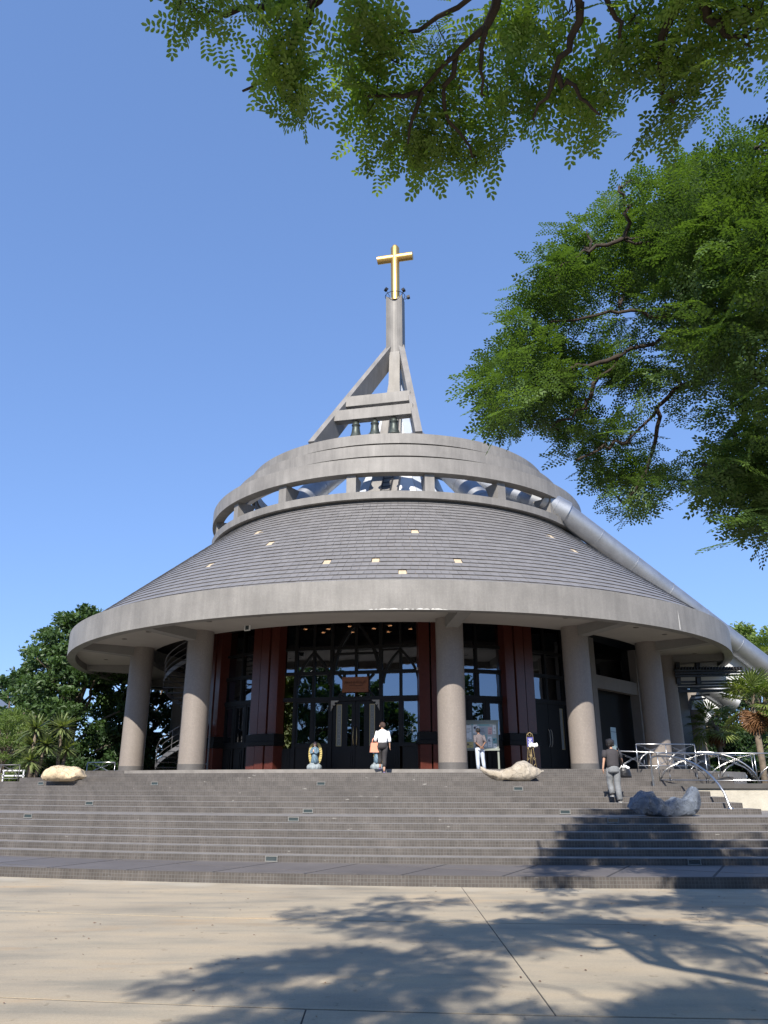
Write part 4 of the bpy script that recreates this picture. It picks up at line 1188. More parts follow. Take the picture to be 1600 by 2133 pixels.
# --- man reading the notice board, hands behind his back
zs = FLOOR
J = dict(pelvis=(0, 0, .86), waist=(0, 0, .99), chest=(-.01, -.01, 1.18), neck=(-.02, -.01, 1.36), head=(-.045, .02, 1.50), look=(-.4, .9, .05),
         sh_l=(-.175, -.01, 1.31), el_l=(-.20, -.14, 1.06), wr_l=(-.01, -.20, .89), hand_l=(.07, -.20, .85), palm_l=(0, 0, 1),
         sh_r=(.165, -.01, 1.31), el_r=(.205, -.13, 1.07), wr_r=(.07, -.215, .90), hand_r=(.0, -.225, .86), palm_r=(0, 0, 1),
         hip_l=(-.085, 0, .83), kn_l=(-.09, .02, .46), an_l=(-.085, -.03, .08), toe_l=(-.11, .12, .035),
         hip_r=(.085, 0, .83), kn_r=(.12, .03, .46), an_r=(.16, 0, .08), toe_r=(.20, .14, .035))
Mn = at(1001, 1604, 31.3); man = person((Mn.x, Mn.y, zs), .12, .985, J, 'skin_tan', 'man in checked shirt and pale trousers reading the notice board, hands behind back')
m = MB(); loft(m, [((0, 0, .87), .170, .122), ((0, 0, .95), .158, .118), ((0, 0, 1.08), .160, .118), ((-.01, -.01, 1.2), .180, .122), ((-.01, -.01, 1.29), .188, .108), ((-.015, -.01, 1.345), .125, .075), ((-.02, -.01, 1.38), .06, .058)], 18)
for sd in 'lr': limb(m, smooth_pts(J['sh_' + sd], J['el_' + sd], Vector(J['el_' + sd]).lerp(Vector(J['wr_' + sd]), .05)), [.068, .064, .06, .058, .056])
m.build('shirt', 'cloth_plaid', man, smooth=True)
m = MB(); loft(m, [((0, 0, .955), .145, .108), ((0, 0, .88), .158, .12), ((0, 0, .80), .162, .125), ((0, 0, .74), .148, .105)], 18)
for sd in 'lr': limb(m, smooth_pts(Vector(J['hip_' + sd]) + Vector((0, 0, .02)), J['kn_' + sd], Vector(J['an_' + sd]) + Vector((0, 0, -.02))), [.096, .090, .078, .072, .070])
m.build('trousers', 'cloth_paleblue', man, smooth=True)
hd = Vector(J['head']); m = MB(); m.ball(hd + Vector((.008, -.018, .026)), (.096, .100, .094), 16, 10); m.build('hair', 'hair_black', man, smooth=True)
m = MB()
for sd in 'lr': m.ball(Vector(J['an_' + sd]).lerp(Vector(J['toe_' + sd]), .45) + Vector((0, -.01, -.02)), (.045, .125, .038), 12, 8)
m.build('shoes', 'cloth_white', man, smooth=True)

# --- man in black t-shirt climbing with a shoulder bag
zs = STEP_Z[8]
J = dict(pelvis=(0, 0, .87), waist=(0, .01, 1.0), chest=(-.005, .03, 1.18), neck=(0, .04, 1.36), head=(-.01, .06, 1.505), look=(.1, 1, 0),
         sh_l=(-.175, .03, 1.315), el_l=(-.235, -.03, 1.08), wr_l=(-.285, -.04, .86), hand_l=(-.285, -.01, .77),
         sh_r=(.175, .03, 1.315), el_r=(.245, .02, 1.09), wr_r=(.285, .10, .90), hand_r=(.29, .14, .83),
         hip_l=(-.085, 0, .84), kn_l=(-.085, .14, .52), an_l=(-.075, .02, .235), toe_l=(-.085, .16, .175),
         hip_r=(.085, 0, .84), kn_r=(.085, .04, .46), an_r=(.085, -.07, .08), toe_r=(.10, .08, .035))
Mb = at(1283, 1661, sD(8, 6.1) + .24); climber = person((Mb.x, Mb.y, zs), .0, .96, J, 'skin', 'person in black t-shirt and grey trousers climbing the stairs with a bag')
m = MB(); loft(m, [((0, 0, .885), .172, .125), ((0, .005, .96), .160, .122), ((0, .01, 1.08), .166, .122), ((0, .03, 1.2), .188, .125), ((0, .03, 1.295), .194, .11), ((0, .035, 1.345), .13, .078), ((0, .04, 1.37), .064, .06)], 18)
for sd in 'lr': limb(m, [J['sh_' + sd], Vector(J['sh_' + sd]).lerp(Vector(J['el_' + sd]), .45), Vector(J['sh_' + sd]).lerp(Vector(J['el_' + sd]), .78)], [.072, .07, .068])
m.build('t_shirt', 'cloth_tee', climber, smooth=True)
m = MB(); loft(m, [((0, 0, .965), .15, .112), ((0, 0, .89), .166, .128), ((0, -.01, .81), .172, .134), ((0, 0, .74), .156, .112)], 18)
for sd in 'lr': limb(m, smooth_pts(Vector(J['hip_' + sd]) + Vector((0, 0, .02)), J['kn_' + sd], Vector(J['an_' + sd]) + Vector((0, 0, -.01))), [.100, .096, .084, .078, .076])
m.build('trousers', 'cloth_grey', climber, smooth=True)
hd = Vector(J['head']); m = MB(); m.ball(hd + Vector((0, -.022, .020)), (.112, .112, .112), 16, 10)
for k in range(14):
    a = rnd.uniform(0, 6.28); m.ball(hd + Vector((.085 * math.cos(a), -.03 + .085 * math.sin(a), rnd.uniform(-.06, .09))), rnd.uniform(.03, .045), 8, 6)
m.build('hair', 'hair_black', climber, smooth=True)
m = MB()
for sd in 'lr': m.ball(Vector(J['an_' + sd]).lerp(Vector(J['toe_' + sd]), .42) + Vector((0, -.01, -.02)), (.048, .135, .042), 12, 8)
m.build('shoes', 'shoe_dark', climber, smooth=True)
m = MB()
for sd in 'lr': m.ball(Vector(J['an_' + sd]).lerp(Vector(J['toe_' + sd]), .40) + Vector((0, -.02, -.047)), (.049, .132, .018), 12, 6)
m.build('soles', 'sole_white', climber, smooth=True)
sb_ = empty('shoulder_bag', (Mb.x + .315, Mb.y + .02, zs + .60), .15); tag(sb_, 'black shoulder bag with white cloth on top, at the side of the climber', 'bag')
m = MB(); loft(m, [((.015, 0, 0), .14, .075), ((0, 0, .05), .155, .085), ((-.01, 0, .17), .135, .08), ((-.02, 0, .25), .10, .06), ((-.02, 0, .27), .03, .02)], 14); m.build('bag_body', 'bag_black', sb_, smooth=True)
m = MB(); m.ball((-.03, -.01, .27), (.10, .06, .045), 10, 7); m.ball((.05, -.02, .24), (.07, .05, .04), 10, 7); m.build('white_cloth', 'cloth_white', sb_, smooth=True)
m = MB(); m.tube([(-.06, -.03, .24), (-.13, -.09, .45), (-.16, -.10, .62), (-.165, -.05, .71), (-.16, .02, .735), (-.12, .10, .60), (-.04, .09, .3)], .018, 7); m.build('strap', 'bag_black', sb_, smooth=True)

# ---------------------------------------------------------------- rocks
def rock(name, loc, rz, L, top, bot, dep, mt, label, seed, amp=.10, n=90, mseg=44, flat=False):
    sd = Vector((seed * 3.1, seed * 1.7, seed * .9)); V = []; F = []
    for k in range(n + 1):
        t = -1 + 2 * k / n; x = t * L / 2
        tt, bb, dd_ = top(t), bot(t), dep(t)
        for j in range(mseg):
            a = 2 * math.pi * j / mseg
            ca_, sa_ = math.cos(a), math.sin(a)
            ex = .72
            y = dd_ / 2 * math.copysign(abs(ca_) ** ex, ca_); z = (tt + bb) / 2 + (tt - bb) / 2 * math.copysign(abs(sa_) ** ex, sa_)
            p = Vector((x, y, z))
            nv = mnoise.noise(p * 2.6 + sd) * amp + mnoise.noise(p * 6.5 + sd) * amp * .45 + mnoise.noise(p * 15 + sd) * amp * .22 + (abs(mnoise.noise(p * 5 + sd)) - .25) * -amp * .5 + mnoise.noise(p * 32 + sd) * amp * .10
            q = Vector((x + nv * .4 * L * .2, y * (1 + nv * 1.2), z + nv * (.6 if z > .06 else .1)))
            V.append((q.x, q.y, max(q.z, 0.0)))
    for k in range(n):
        for j in range(mseg):
            a = k * mseg + j; b = k * mseg + (j + 1) % mseg
            F.append((a, a + mseg, b + mseg, b))
    i = len(V)
    me_ = MB(); me_.v = V; me_.f = F + [tuple(range(mseg)), tuple(reversed([n * mseg + j for j in range(mseg)]))]
    o = me_.build(name, mt, smooth=not flat, loc=loc, rz=rz, auto=38)
    tag(o, label, 'rock'); return o
def prf(pts):
    xs = [p[0] for p in pts]; ys = [p[1] for p in pts]
    return lambda t: float(np.interp(t, xs, ys))
q = at(133, 1622, 26.6)
rock('rock', (q.x, q.y, STEP_Z[12]), -.12, 1.52, prf([(-1, .16), (-.85, .34), (-.5, .46), (-.1, .48), (.4, .46), (.8, .36), (1, .17)]), prf([(-1, .12), (-.8, .02), (-.3, 0), (.5, 0), (.85, .10), (1, .14)]), prf([(-1, .15), (-.7, .7), (0, .95), (.7, .7), (1, .15)]), 'rock_cream', 'smooth cream boulder lying at the edge of the terrace by the yuccas', 2, .09)
q = at(1068, 1627, sD(12, 3.8) + .36)
rock('rock', (q.x, q.y, STEP_Z[12]), .04, 1.86, prf([(-1, .40), (-.75, .34), (-.45, .31), (-.1, .36), (.2, .52), (.38, .57), (.6, .47), (.85, .36), (1, .30)]), prf([(-1, .32), (-.8, .18), (-.5, .02), (-.2, .03), (.1, .0), (.5, 0), (.7, .10), (.9, .24), (1, .28)]), prf([(-1, .10), (-.7, .45), (-.2, .62), (.3, .72), (.7, .5), (1, .08)]), 'rock_pale', 'pale driftwood-like boulder with hollowed brown underside on the upper steps', 5, .10)
q = at(1386, 1698, sD(6, 6.9) + .55)
rock('rock', (q.x, q.y, STEP_Z[6]), .05, 1.72, prf([(-1, .22), (-.85, .45), (-.6, .56), (-.35, .50), (-.1, .34), (.15, .33), (.4, .40), (.62, .55), (.8, .68), (.95, .60), (1, .35)]), prf([(-1, .15), (-.8, .05), (-.4, .0), (.2, 0), (.7, .0), (.9, .12), (1, .28)]), prf([(-1, .15), (-.7, .62), (-.2, .55), (.3, .55), (.8, .5), (1, .16)]), 'rock_blue', 'jagged blue-grey boulder with two raised ends on the stair landing', 9, .24, n=46, mseg=26, flat=True)

# ---------------------------------------------------------------- stainless railings
def gothic(mb, o, ux, w, h, r=.011):
    """one bay of interlaced pointed arcs between o and o+ux*w"""
    for s in (0, 1):
        for f in (.42, .72, 1.0):
            x0 = 0 if s == 0 else w
            pts = []
            for k in range(8):
                t = k / 7; x = (x0 + (w * f * math.sin(t * math.pi / 2)) * (1 if s == 0 else -1)); z = h * (.35 + .65 * f) * (1 - (1 - t) ** 2) ** .5 if t > 0 else 0
                pts.append(Vector(o) + Vector(ux) * x + Vector((0, 0, z)))
            mb.tube(pts, r, 6)
    return mb
# stair-side handrail with the long curved end
A0 = Vector((7.58, 22.95, STEP_Z[10] + .02)); A1 = Vector((8.56, sD(7, 8.56) + .12, STEP_Z[7]))
hr = empty('handrail', (A0.x, A0.y, STEP_Z[10])); tag(hr, 'stainless handrail sweeping down over the stair ends in one long curve', 'railing')
def rel(o_, pts): return [Vector(p) - o_.location for p in pts]
pts = [A0, A0 + Vector((0, 0, .78)), A0 + Vector((.015, -.02, .86)), A0 + Vector((.07, -.06, .90))]
for t in np.linspace(.08, 1, 16):
    p = A0.lerp(A1, t ** .9); topz = A0.z + .905; z = A1.z + (topz - A1.z) * max(0.0, 1 - t ** 2.3) ** .62
    p = Vector((A0.x + (A1.x - A0.x) * (t ** .8), A0.y + (A1.y - A0.y) * (t ** .9), z)); pts.append(p)
MB().tube(rel(hr, pts), .027, 12).build('top_rail', 'stainless', hr, smooth=True, auto=50)
MB().lathe([(.0, .03), (.06, .03), (.075, 0)], 14).build('foot_plate', 'stainless', hr, loc=A0 - hr.location)
MB().lathe([(.0, .03), (.06, .03), (.075, 0)], 14).build('foot_plate', 'stainless', hr, loc=A1 - hr.location)
# ramp railing
def railing(name, a, b, h, bays, label, posts=True, drop=0.0, endcurve=False, mt='stainless', skipmid=False):
    a, b = Vector(a), Vector(b); rl = empty(name, a); tag(rl, label, 'railing'); d = b - a; L_ = Vector((d.x, d.y, 0)).length; ux = Vector((d.x, d.y, 0)).normalized()
    slope = d.z / L_
    def P(t, z): return ux * (t * L_) + Vector((0, 0, slope * t * L_ + z))
    MB().tube([P(0, h), P(1, h)], .021, 10).build('top_rail', mt, rl, smooth=True)
    MB().tube([P(0, .10), P(1, .10)], .014, 8).build('bottom_rail', mt, rl, smooth=True)
    for k in range(bays + 1): MB().tube([P(k / bays, 0), P(k / bays, h)], .017, 8).build('post', mt, rl, smooth=True)
    for k in range(bays):
        m = MB(); w = L_ / bays; gothic(m, (0, 0, 0), ux, w, h - .12, .0058)
        m.v = [(x, y, z + slope * (math.hypot(x, y))) for x, y, z in m.v]
        m.build('arc_infill', mt, rl, smooth=True, loc=P(k / bays, .10))
        for t in (.22, .78):
            q = MB(); q.lathe([(0.0, .16), (.009, .10), (.020, .04), (.009, 0)], 10); q.build('spear', mt, rl, loc=P((k + t) / bays, .14), smooth=True)
    return rl
railing('ramp_railing', (8.2, 24.2, 1.66), (13.6, 23.3, 1.62), .86, 4, 'stainless ramp railing of interlaced pointed arcs above the cream wall')
rb = railing('ramp_railing', (8.0, 27.9, 1.80), (13.2, 29.0, 1.66), .92, 4, 'stainless railing of pointed arcs on the far side of the ramp')
m = MB(); mo = Vector((9.6, 24.9, 1.66)); cu = empty('handrail', mo); tag(cu, 'stainless curved ramp handrail arching down behind the cream wall', 'railing')
pts = [Vector((0, 0, 0)), Vector((0, 0, .80)), Vector((.05, 0, .88))] + [Vector((.12 + 1.55 * t, -.5 * t, .92 * (1 - t ** 2.2) ** .6)) for t in np.linspace(0, 1, 14)]
MB().tube(pts, .026, 10).build('top_rail', 'stainless', cu, smooth=True)
MB().tube([(0, 0, .1), (1.4, -.45, .1)], .02, 8).build('bottom_rail', 'stainless', cu)
rt = railing('terrace_railing', (8.35, 26.6, FLOOR), (10.4, 26.9, FLOOR), .78, 2, 'low stainless terrace railing in front of the flank column')
q0 = at(180, 1611, 33.5); q1 = at(238, 1609, 33.0)
railing('terrace_railing', (q0.x, q0.y, STEP_Z[12]), (q1.x, q1.y, STEP_Z[12]), .74, 1, 'short stainless railing between the cream boulder and the end column')
q0 = at(-40, 1621, 30.5); q1 = at(38, 1620, 30.0)
railing('terrace_railing', (q0.x, q0.y, STEP_Z[12]), (q1.x, q1.y, STEP_Z[12]), .58, 2, 'dark steel railing of arcs at the terrace edge beside the yuccas', mt='grey_steel')
q0 = at(5, 1612, 33); q1 = at(52, 1611, 33)
fb = empty('bench', (q0.x, q0.y, STEP_Z[12])); tag(fb, 'small white metal bench frame behind the dark steel railing', 'bench')
for z in (.22, .42): MB().beam((0, 0, z), ((q1 - q0).x, 0, z), .05, .05).build('slat', 'far_white', fb)
for x in (0.05, (q1 - q0).x - .05): MB().beam((x, 0, 0), (x, 0, .42), .05, .05).build('leg', 'far_white', fb)

# ---------------------------------------------------------------- entrance furniture
bayc, bayl, bayr = lframe(-32.6, 7.4)
def bay_local(x, y, z): return bayc + Vector((x * math.cos(bayr) - y * math.sin(bayr), x * math.sin(bayr) + y * math.cos(bayr), z))
dmm_ = (X0[2] + X0[3]) / 2
sg = empty('name_board', bay_local(dmm_, -.14, 3.26), bayr); tag(sg, 'carved brown wooden name board hanging above the double door', 'sign')
MB().box((0, 0, .30), (1.16, .06, .64)).build('board', 'sign_wood', sg)
m = MB(); xk = -.48                                       # flowing carved script, one long line and a small one beneath
strokes = [[(0, .30), (.02, .42), (.06, .44), (.07, .34)], [(.07, .42), (.09, .34), (.12, .43), (.13, .33)], [(.14, .40), (.17, .36), (.20, .41), (.22, .34), (.25, .40)], [(.26, .34), (.31, .44), (.34, .28)], [(.40, .42), (.42, .32), (.46, .28)], [(.43, .44), (.47, .34)], [(.50, .40), (.53, .34), (.56, .41), (.53, .43)], [(.58, .34), (.60, .44), (.67, .33)], [(.70, .43), (.71, .33)], [(.74, .44), (.76, .34), (.82, .32), (.84, .42)], [(.86, .33), (.90, .45), (.93, .35)], [(.22, .25), (.40, .26), (.62, .24), (.84, .27)], [(.05, .24), (.10, .25)]]
for s_ in strokes: m.tube([Vector((xk + x, -.034, z)) for x, z in s_], .011, 5)
for k in range(9): 
    x = xk + .06 + k * .098; m.tube([(x, -.034, .12), (x + .03, -.034, .145), (x + .055, -.034, .12)], .006, 5)
m.build('lettering', 'letter_dark', sg)
cv = empty('security_camera', bay_local(X0[4] - .08, -.16, 4.14), bayr); tag(cv, 'small white security camera on the dark door frame', 'camera')
MB().box((0, 0, 0), (.12, .16, .11)).build('housing', 'cctv_white', cv); MB().tube([(0, -.08, 0), (0, -.095, 0)], .035, 12).build('lens', 'step_light_glass', cv); MB().tube([(0, .07, 0), (0, .16, .06)], .018, 8).build('bracket', 'cctv_white', cv)
fl = pol(-26.5, 14.2, 7.66); ff = empty('floodlight', fl, R(-26)); tag(ff, 'small square white floodlight under the soffit edge', 'floodlight')
m = MB(); 
for q in ((0, .11, .26, .03), (0, -.11, .26, .03), (-.115, 0, .03, .19), (.115, 0, .03, .19)): m.box((q[0], -.05, q[1]), (q[2], .07, q[3]))
m.build('frame', 'cctv_white', ff); MB().box((0, -.03, 0), (.20, .04, .19)).build('lens', 'step_light_glass', ff); MB().beam((0, 0, .1), (0, 0, .3), .04, .04).build('bracket', 'cctv_white', ff)

def angel(loc, rz, label):
    a = empty('angel_statue', loc, rz); tag(a, label, 'statue', None)
    m = MB(); rr = random.Random(3)
    for k in range(16):
        t = 2 * math.pi * k / 16; m.ball((.19 * math.cos(t), .15 * math.sin(t), .09 + .05 * rr.random()), .10 + .03 * rr.random(), 10, 8)
    for k in range(9):
        t = 2 * math.pi * k / 9; m.ball((.12 * math.cos(t), .10 * math.sin(t), .21 + .03 * rr.random()), .09, 10, 8)
    loft(m, [((0, 0, 0), .22, .18), ((0, 0, .22), .18, .15)], 16); m.build('cloud_base', 'cloud_stone', a, smooth=True)
    MB().box((0, 0, -.0), (.50, .40, .05)).build('base_plate', 'black_metal', a)
    m = MB(); loft(m, [((0, 0, .24), .175, .14), ((.02, -.02, .34), .160, .15), ((.02, -.03, .45), .135, .16), ((0, -.01, .55), .115, .13), ((0, .01, .66), .105, .085), ((0, .01, .76), .125, .09), ((0, .01, .84), .115, .075), ((0, .01, .885), .05, .045)], 18)
    m.tube([(.0, -.14, .50), (.07, -.17, .38), (.10, -.15, .27)], .055, 8, radii=[.05, .065, .07])
    for s in (-1, 1): m.tube([(s * .11, .0, .82), (s * .15, -.05, .70), (s * .10, -.12, .64), (s * .02, -.16, .68)], .04, 9, radii=[.045, .052, .045, .03])
    m.build('robe', 'robe_blue', a, smooth=True)
    m = MB(); m.tube([(0, .005, .87), (0, 0, .93)], .032, 10); m.ball((0, -.005, .985), (.062, .068, .080), 14, 10); m.ball((0, -.075, .98), (.012, .014, .018), 8, 6)
    for s in (-1, 1): m.tube([(s * .02, -.15, .665), (s * .012, -.175, .72), (s * .006, -.18, .78)], .016, 8, radii=[.022, .017, .008])
    m.build('face_and_hands', 'statue_skin', a, smooth=True)
    m = MB(); m.ball((0, .025, 1.005), (.078, .072, .085), 14, 10); m.ball((0, .045, .93), (.075, .045, .09), 12, 8); m.build('hair', 'statue_hair', a, smooth=True)
    for s in (-1, 1):
        w = MB(); out = []; inn = []
        for k in range(15):
            t = k / 14; ang_ = math.pi * (.5 - 1.0 * t) 
            out.append((s * (.06 + .215 * math.cos(ang_ * .98)), .62 + .42 * math.sin(ang_))); inn.append((s * (.04 + .12 * math.cos(ang_ * .9)), .63 + .34 * math.sin(ang_)))
        i0 = 0
        for yy in (.10, .055):
            for (x, z) in out + inn: w.v.append((x, yy + .05 * abs(x), z))
        n = 15
        for k in range(n - 1):
            w.f.append((k, k + 1, n + k + 1, n + k)); w.f.append((2 * n + k, 3 * n + k, 3 * n + k + 1, 2 * n + k + 1))
            w.f.append((k, 2 * n + k, 2 * n + k + 1, k + 1)); w.f.append((n + k, n + k + 1, 3 * n + k + 1, 3 * n + k))
        for k in range(1, 14):
            a0, b0 = out[k], inn[k]; w.tube([(a0[0], .045 + .05 * abs(a0[0]), a0[1]), (b0[0], .04 + .05 * abs(b0[0]), b0[1] - .03)], .013, 5)
        w.build('wing', 'wing_gold', a)
    a.scale = (1.04,) * 3
    return a
q = at(655, 1597, 32.6); angel((q.x, q.y, FLOOR + .02), bayr, 'blue robed angel statue with golden wings praying on a cloud, before the side windows')
q = at(787, 1598, 32.0); angel((q.x, q.y, FLOOR + .02), bayr - .5, 'angel statue on a cloud base half hidden behind the woman in white')

# notice board with posters
q0 = at(966, 1600, 32.35); q1 = at(1041, 1600, 32.2)
nb = empty('notice_board', (q0.x, q0.y, FLOOR), math.atan2(q1.y - q0.y, q1.x - q0.x)); tag(nb, 'glazed notice board on legs covered with printed sheets', 'notice board')
bw = (q1 - q0).length; z0 = .78; z1 = 1.92
for x in (.02, bw - .02): MB().box((x, .04, z1 / 2), (.07, .06, z1)).build('leg', 'board_frame', nb)
m = MB(); m.box((bw / 2, -.01, z1 - .05), (bw + .06, .09, .10)); m.box((bw / 2, -.01, z0 + .04), (bw + .06, .09, .08)); m.box((.03, -.01, (z0 + z1) / 2), (.06, .09, z1 - z0 - .18)); m.box((bw - .03, -.01, (z0 + z1) / 2), (.06, .09, z1 - z0 - .18)); m.build('frame', 'board_frame', nb)
MB().box((bw / 2, .015, (z0 + z1) / 2), (bw - .10, .03, z1 - z0 - .16)).build('backing', 'board_face', nb)
MB().box((bw / 2, -.025, z1 + .02), (bw + .1, .14, .03)).build('hood', 'board_frame', nb)
sheets = [(.10, 1.55, .26, .26, 'paper_white'), (.10, 1.22, .26, .30, 'paper_white'), (.12, .88, .30, .24, 'paper_yellow'), (.42, 1.45, .26, .34, 'paper_white'), (.44, 1.10, .22, .28, 'paper_grey'), (.70, 1.42, .26, .28, 'paper_grey'), (.72, 1.20, .24, .18, 'paper_teal'), (.72, .94, .24, .20, 'paper_white'), (1.02, 1.40, .17, .28, 'paper_pink'), (1.22, 1.42, .14, .34, 'paper_white'), (1.00, .92, .16, .40, 'paper_white'), (1.20, 1.06, .20, .20, 'paper_teal'), (1.22, .88, .18, .15, 'paper_white'), (.60, 1.74, .5, .06, 'paper_teal'), (.15, 1.76, .3, .05, 'paper_teal')]
for (x, z, w, h, mt_) in sheets:
    if x + w > bw - .06: w = bw - .06 - x
    s_ = MB().box((x + w / 2, -.003, z + h / 2), (w, .004, h)).build('printed_sheet', mt_, nb)
    ik = MB()
    for k in range(int(h / .06)):
        if rnd.random() < .8: ik.box((x + w * rnd.uniform(.35, .6), -.007, z + .04 + k * .055), (w * rnd.uniform(.3, .65), .002, .012))
    if rnd.random() < .5: ik.box((x + w * .3, -.007, z + h * .62), (w * .3, .003, h * .22))
    if ik.v: ik.build('print', 'ink', s_)

# small stand with a blue sign and white flowers
q = at(1108, 1600, 31.0); stn = empty('sign_stand', (q.x, q.y, FLOOR)); tag(stn, 'wrought iron stand holding a small blue sign and white flowers', 'sign stand')
m = MB()
for sx in (-1, 1): m.tube([(sx * .20, 0, 0), (sx * .10, 0, .78), (sx * .10, 0, .85)], .013, 6)
for sx in (-.03, .03): m.tube([(sx, .04, 0), (sx, .02, .8)], .010, 6)
for sx in (-1, 1):
    m.tube([(sx * .12 + .055 * math.cos(t) * (1 - t / 9), 0, .42 + .055 * math.sin(t) * (1 - t / 9)) for t in np.linspace(0, 7, 22)], .008, 5)
    m.tube([(sx * .16, 0, .28), (sx * .05, 0, .12)], .008, 5)
m.tube([(-.13, 0, .84), (.13, 0, .84)], .012, 6)
arcp = [(-.125, .03, .84), (-.125, .03, 1.22), (-.10, .03, 1.34), (0, .03, 1.41), (.10, .03, 1.34), (.125, .03, 1.22), (.125, .03, .84)]
m.tube(arcp, .011, 6); m.tube([(-.06, .03, 1.24), (-.04, .03, 1.33), (0, .03, 1.25), (.04, .03, 1.33), (.06, .03, 1.24)], .008, 5)
m.build('iron_frame', 'brass', stn, smooth=True)
bs = MB().box((0, .025, 1.05), (.235, .014, .36)).build('blue_board', 'sign_blue', stn)
ik = MB()
for k, (w, z) in enumerate(((.13, 1.16), (.08, 1.10), (.15, 1.05), (.10, 1.0), (.12, .95))): ik.box((0, .016, z), (w, .003, .018))
ik.build('lettering', 'paper_white', bs)
for k in range(4):
    b = MB(); b.lathe([(0.0, 0), (.045, .02), (.062, .07), (.045, .13), (.0, .17)], 12); b.build('flower', 'flower_white', stn, loc=(-.03 + k * .085, -.05, .84 + .02 * (k % 2)), smooth=True)
# teal notice on the glass at the side entrance
q = at(1281, 1560, 33.6); nt_ = empty('glass_notice', (q.x, q.y, FLOOR + .72), R(50)); tag(nt_, 'pale teal notice panel standing in the dark side entrance', 'notice')
MB().box((0, 0, .52), (.50, .02, 1.05)).build('sheet', 'notice_teal', nt_); MB().box((0, -.011, .86), (.49, .003, .02)).build('line', 'ink', nt_)
for sx in (-.2, .2): MB().box((sx, .03, -.1), (.04, .04, 1.24)).build('leg', 'grey_steel', nt_)

# ---------------------------------------------------------------- spiral stair behind the columns
sc = pol(-52.5, 12.6, FLOOR); sp = empty('spiral_staircase', sc); tag(sp, 'dark steel spiral staircase climbing behind the columns', 'staircase')
MB().tube([(0, 0, 0), (0, 0, 6.2)], .07, 12).build('pole', 'grey_steel', sp, smooth=True)
outer = []
tm = MB()
tp = [(.06, -.03), (1.0, -.17), (1.0, .17), (.06, .03)]
tm.prism(tp, -.02, .02); tmesh = tm.mesh('tread'); tmesh.materials.append(MATS['black_metal'])
for k in range(26):
    a = R(200 + k * 21); o = bpy.data.objects.new('tread', tmesh); COL.objects.link(o); o.parent = sp; o.location = (0, 0, .2 + k * .22); o.rotation_euler = (0, 0, a)
    outer.append(Vector((1.0 * math.cos(a), 1.0 * math.sin(a), .2 + k * .22)))
MB().tube([p + Vector((0, 0, .9)) for p in outer], .022, 8).build('handrail', 'grey_steel', sp, smooth=True)
for nk in (.3, .6): MB().tube([p + Vector((0, 0, nk)) for p in outer], .013, 6).build('guard_rail', 'grey_steel', sp, smooth=True)
st_ = MB()
for p0, p1 in zip(outer, outer[1:]):
    st_.face([p0 + Vector((0, 0, -.12)), p1 + Vector((0, 0, -.12)), p1 + Vector((0, 0, .10)), p0 + Vector((0, 0, .10))])
st_.build('stringer', 'grey_steel', sp, smooth=True)
for k in range(0, 26, 3): MB().tube([outer[k], outer[k] + Vector((0, 0, .9))], .012, 6).build('baluster', 'grey_steel', sp)
gw = pol(-58, 11.9, FLOOR); wg = MB()
for k in range(5): wg.box((-.75 + k * .36, 0, 1.1), (.24, .08, 2.2))
cp(wg.build('side_panel', 'grey_post', loc=gw, rz=R(-57)))
gt = MB(); gt.box((0, 0, 1.25), (.05, .05, 2.5)); gt.box((.5, 0, 1.25), (.05, .05, 2.5)); gt.box((.25, 0, 2.47), (.5, .05, .05)); gt.box((.25, 0, .3), (.5, .04, .05))
gto = gt.build('gate_frame', 'grey_steel', loc=pol(-40.5, 13.1, FLOOR), rz=R(-40)); tag(gto, 'slim steel gate frame beside the spiral staircase', 'gate')

# white pavilion far behind the trees
fw = empty('pavilion', (-35.5, 64, 0)); tag(fw, 'white roofed pavilion glimpsed behind the trees', 'building')
m = MB(); m.prism([(-7, -4), (7, -4), (7, 4), (-7, 4)], 0, 5.0); m.build('wall', 'far_white', fw)
m = MB(); i = 0
for p in ((-7.6, -4.6, 4.9), (7.6, -4.6, 4.9), (7.6, 4.6, 4.9), (-7.6, 4.6, 4.9), (-4.5, 0, 8.6), (3.5, 0, 8.6)): m.v.append(p)
m.f += [(0, 1, 5, 4), (1, 2, 5), (2, 3, 4, 5), (3, 0, 4), (0, 3, 2, 1)]; m.build('roof', 'far_roof', fw)
MB().beam((-7.7, -4.7, 4.8), (7.7, -4.7, 4.8), .3, .35).build('eave', 'far_white', fw)

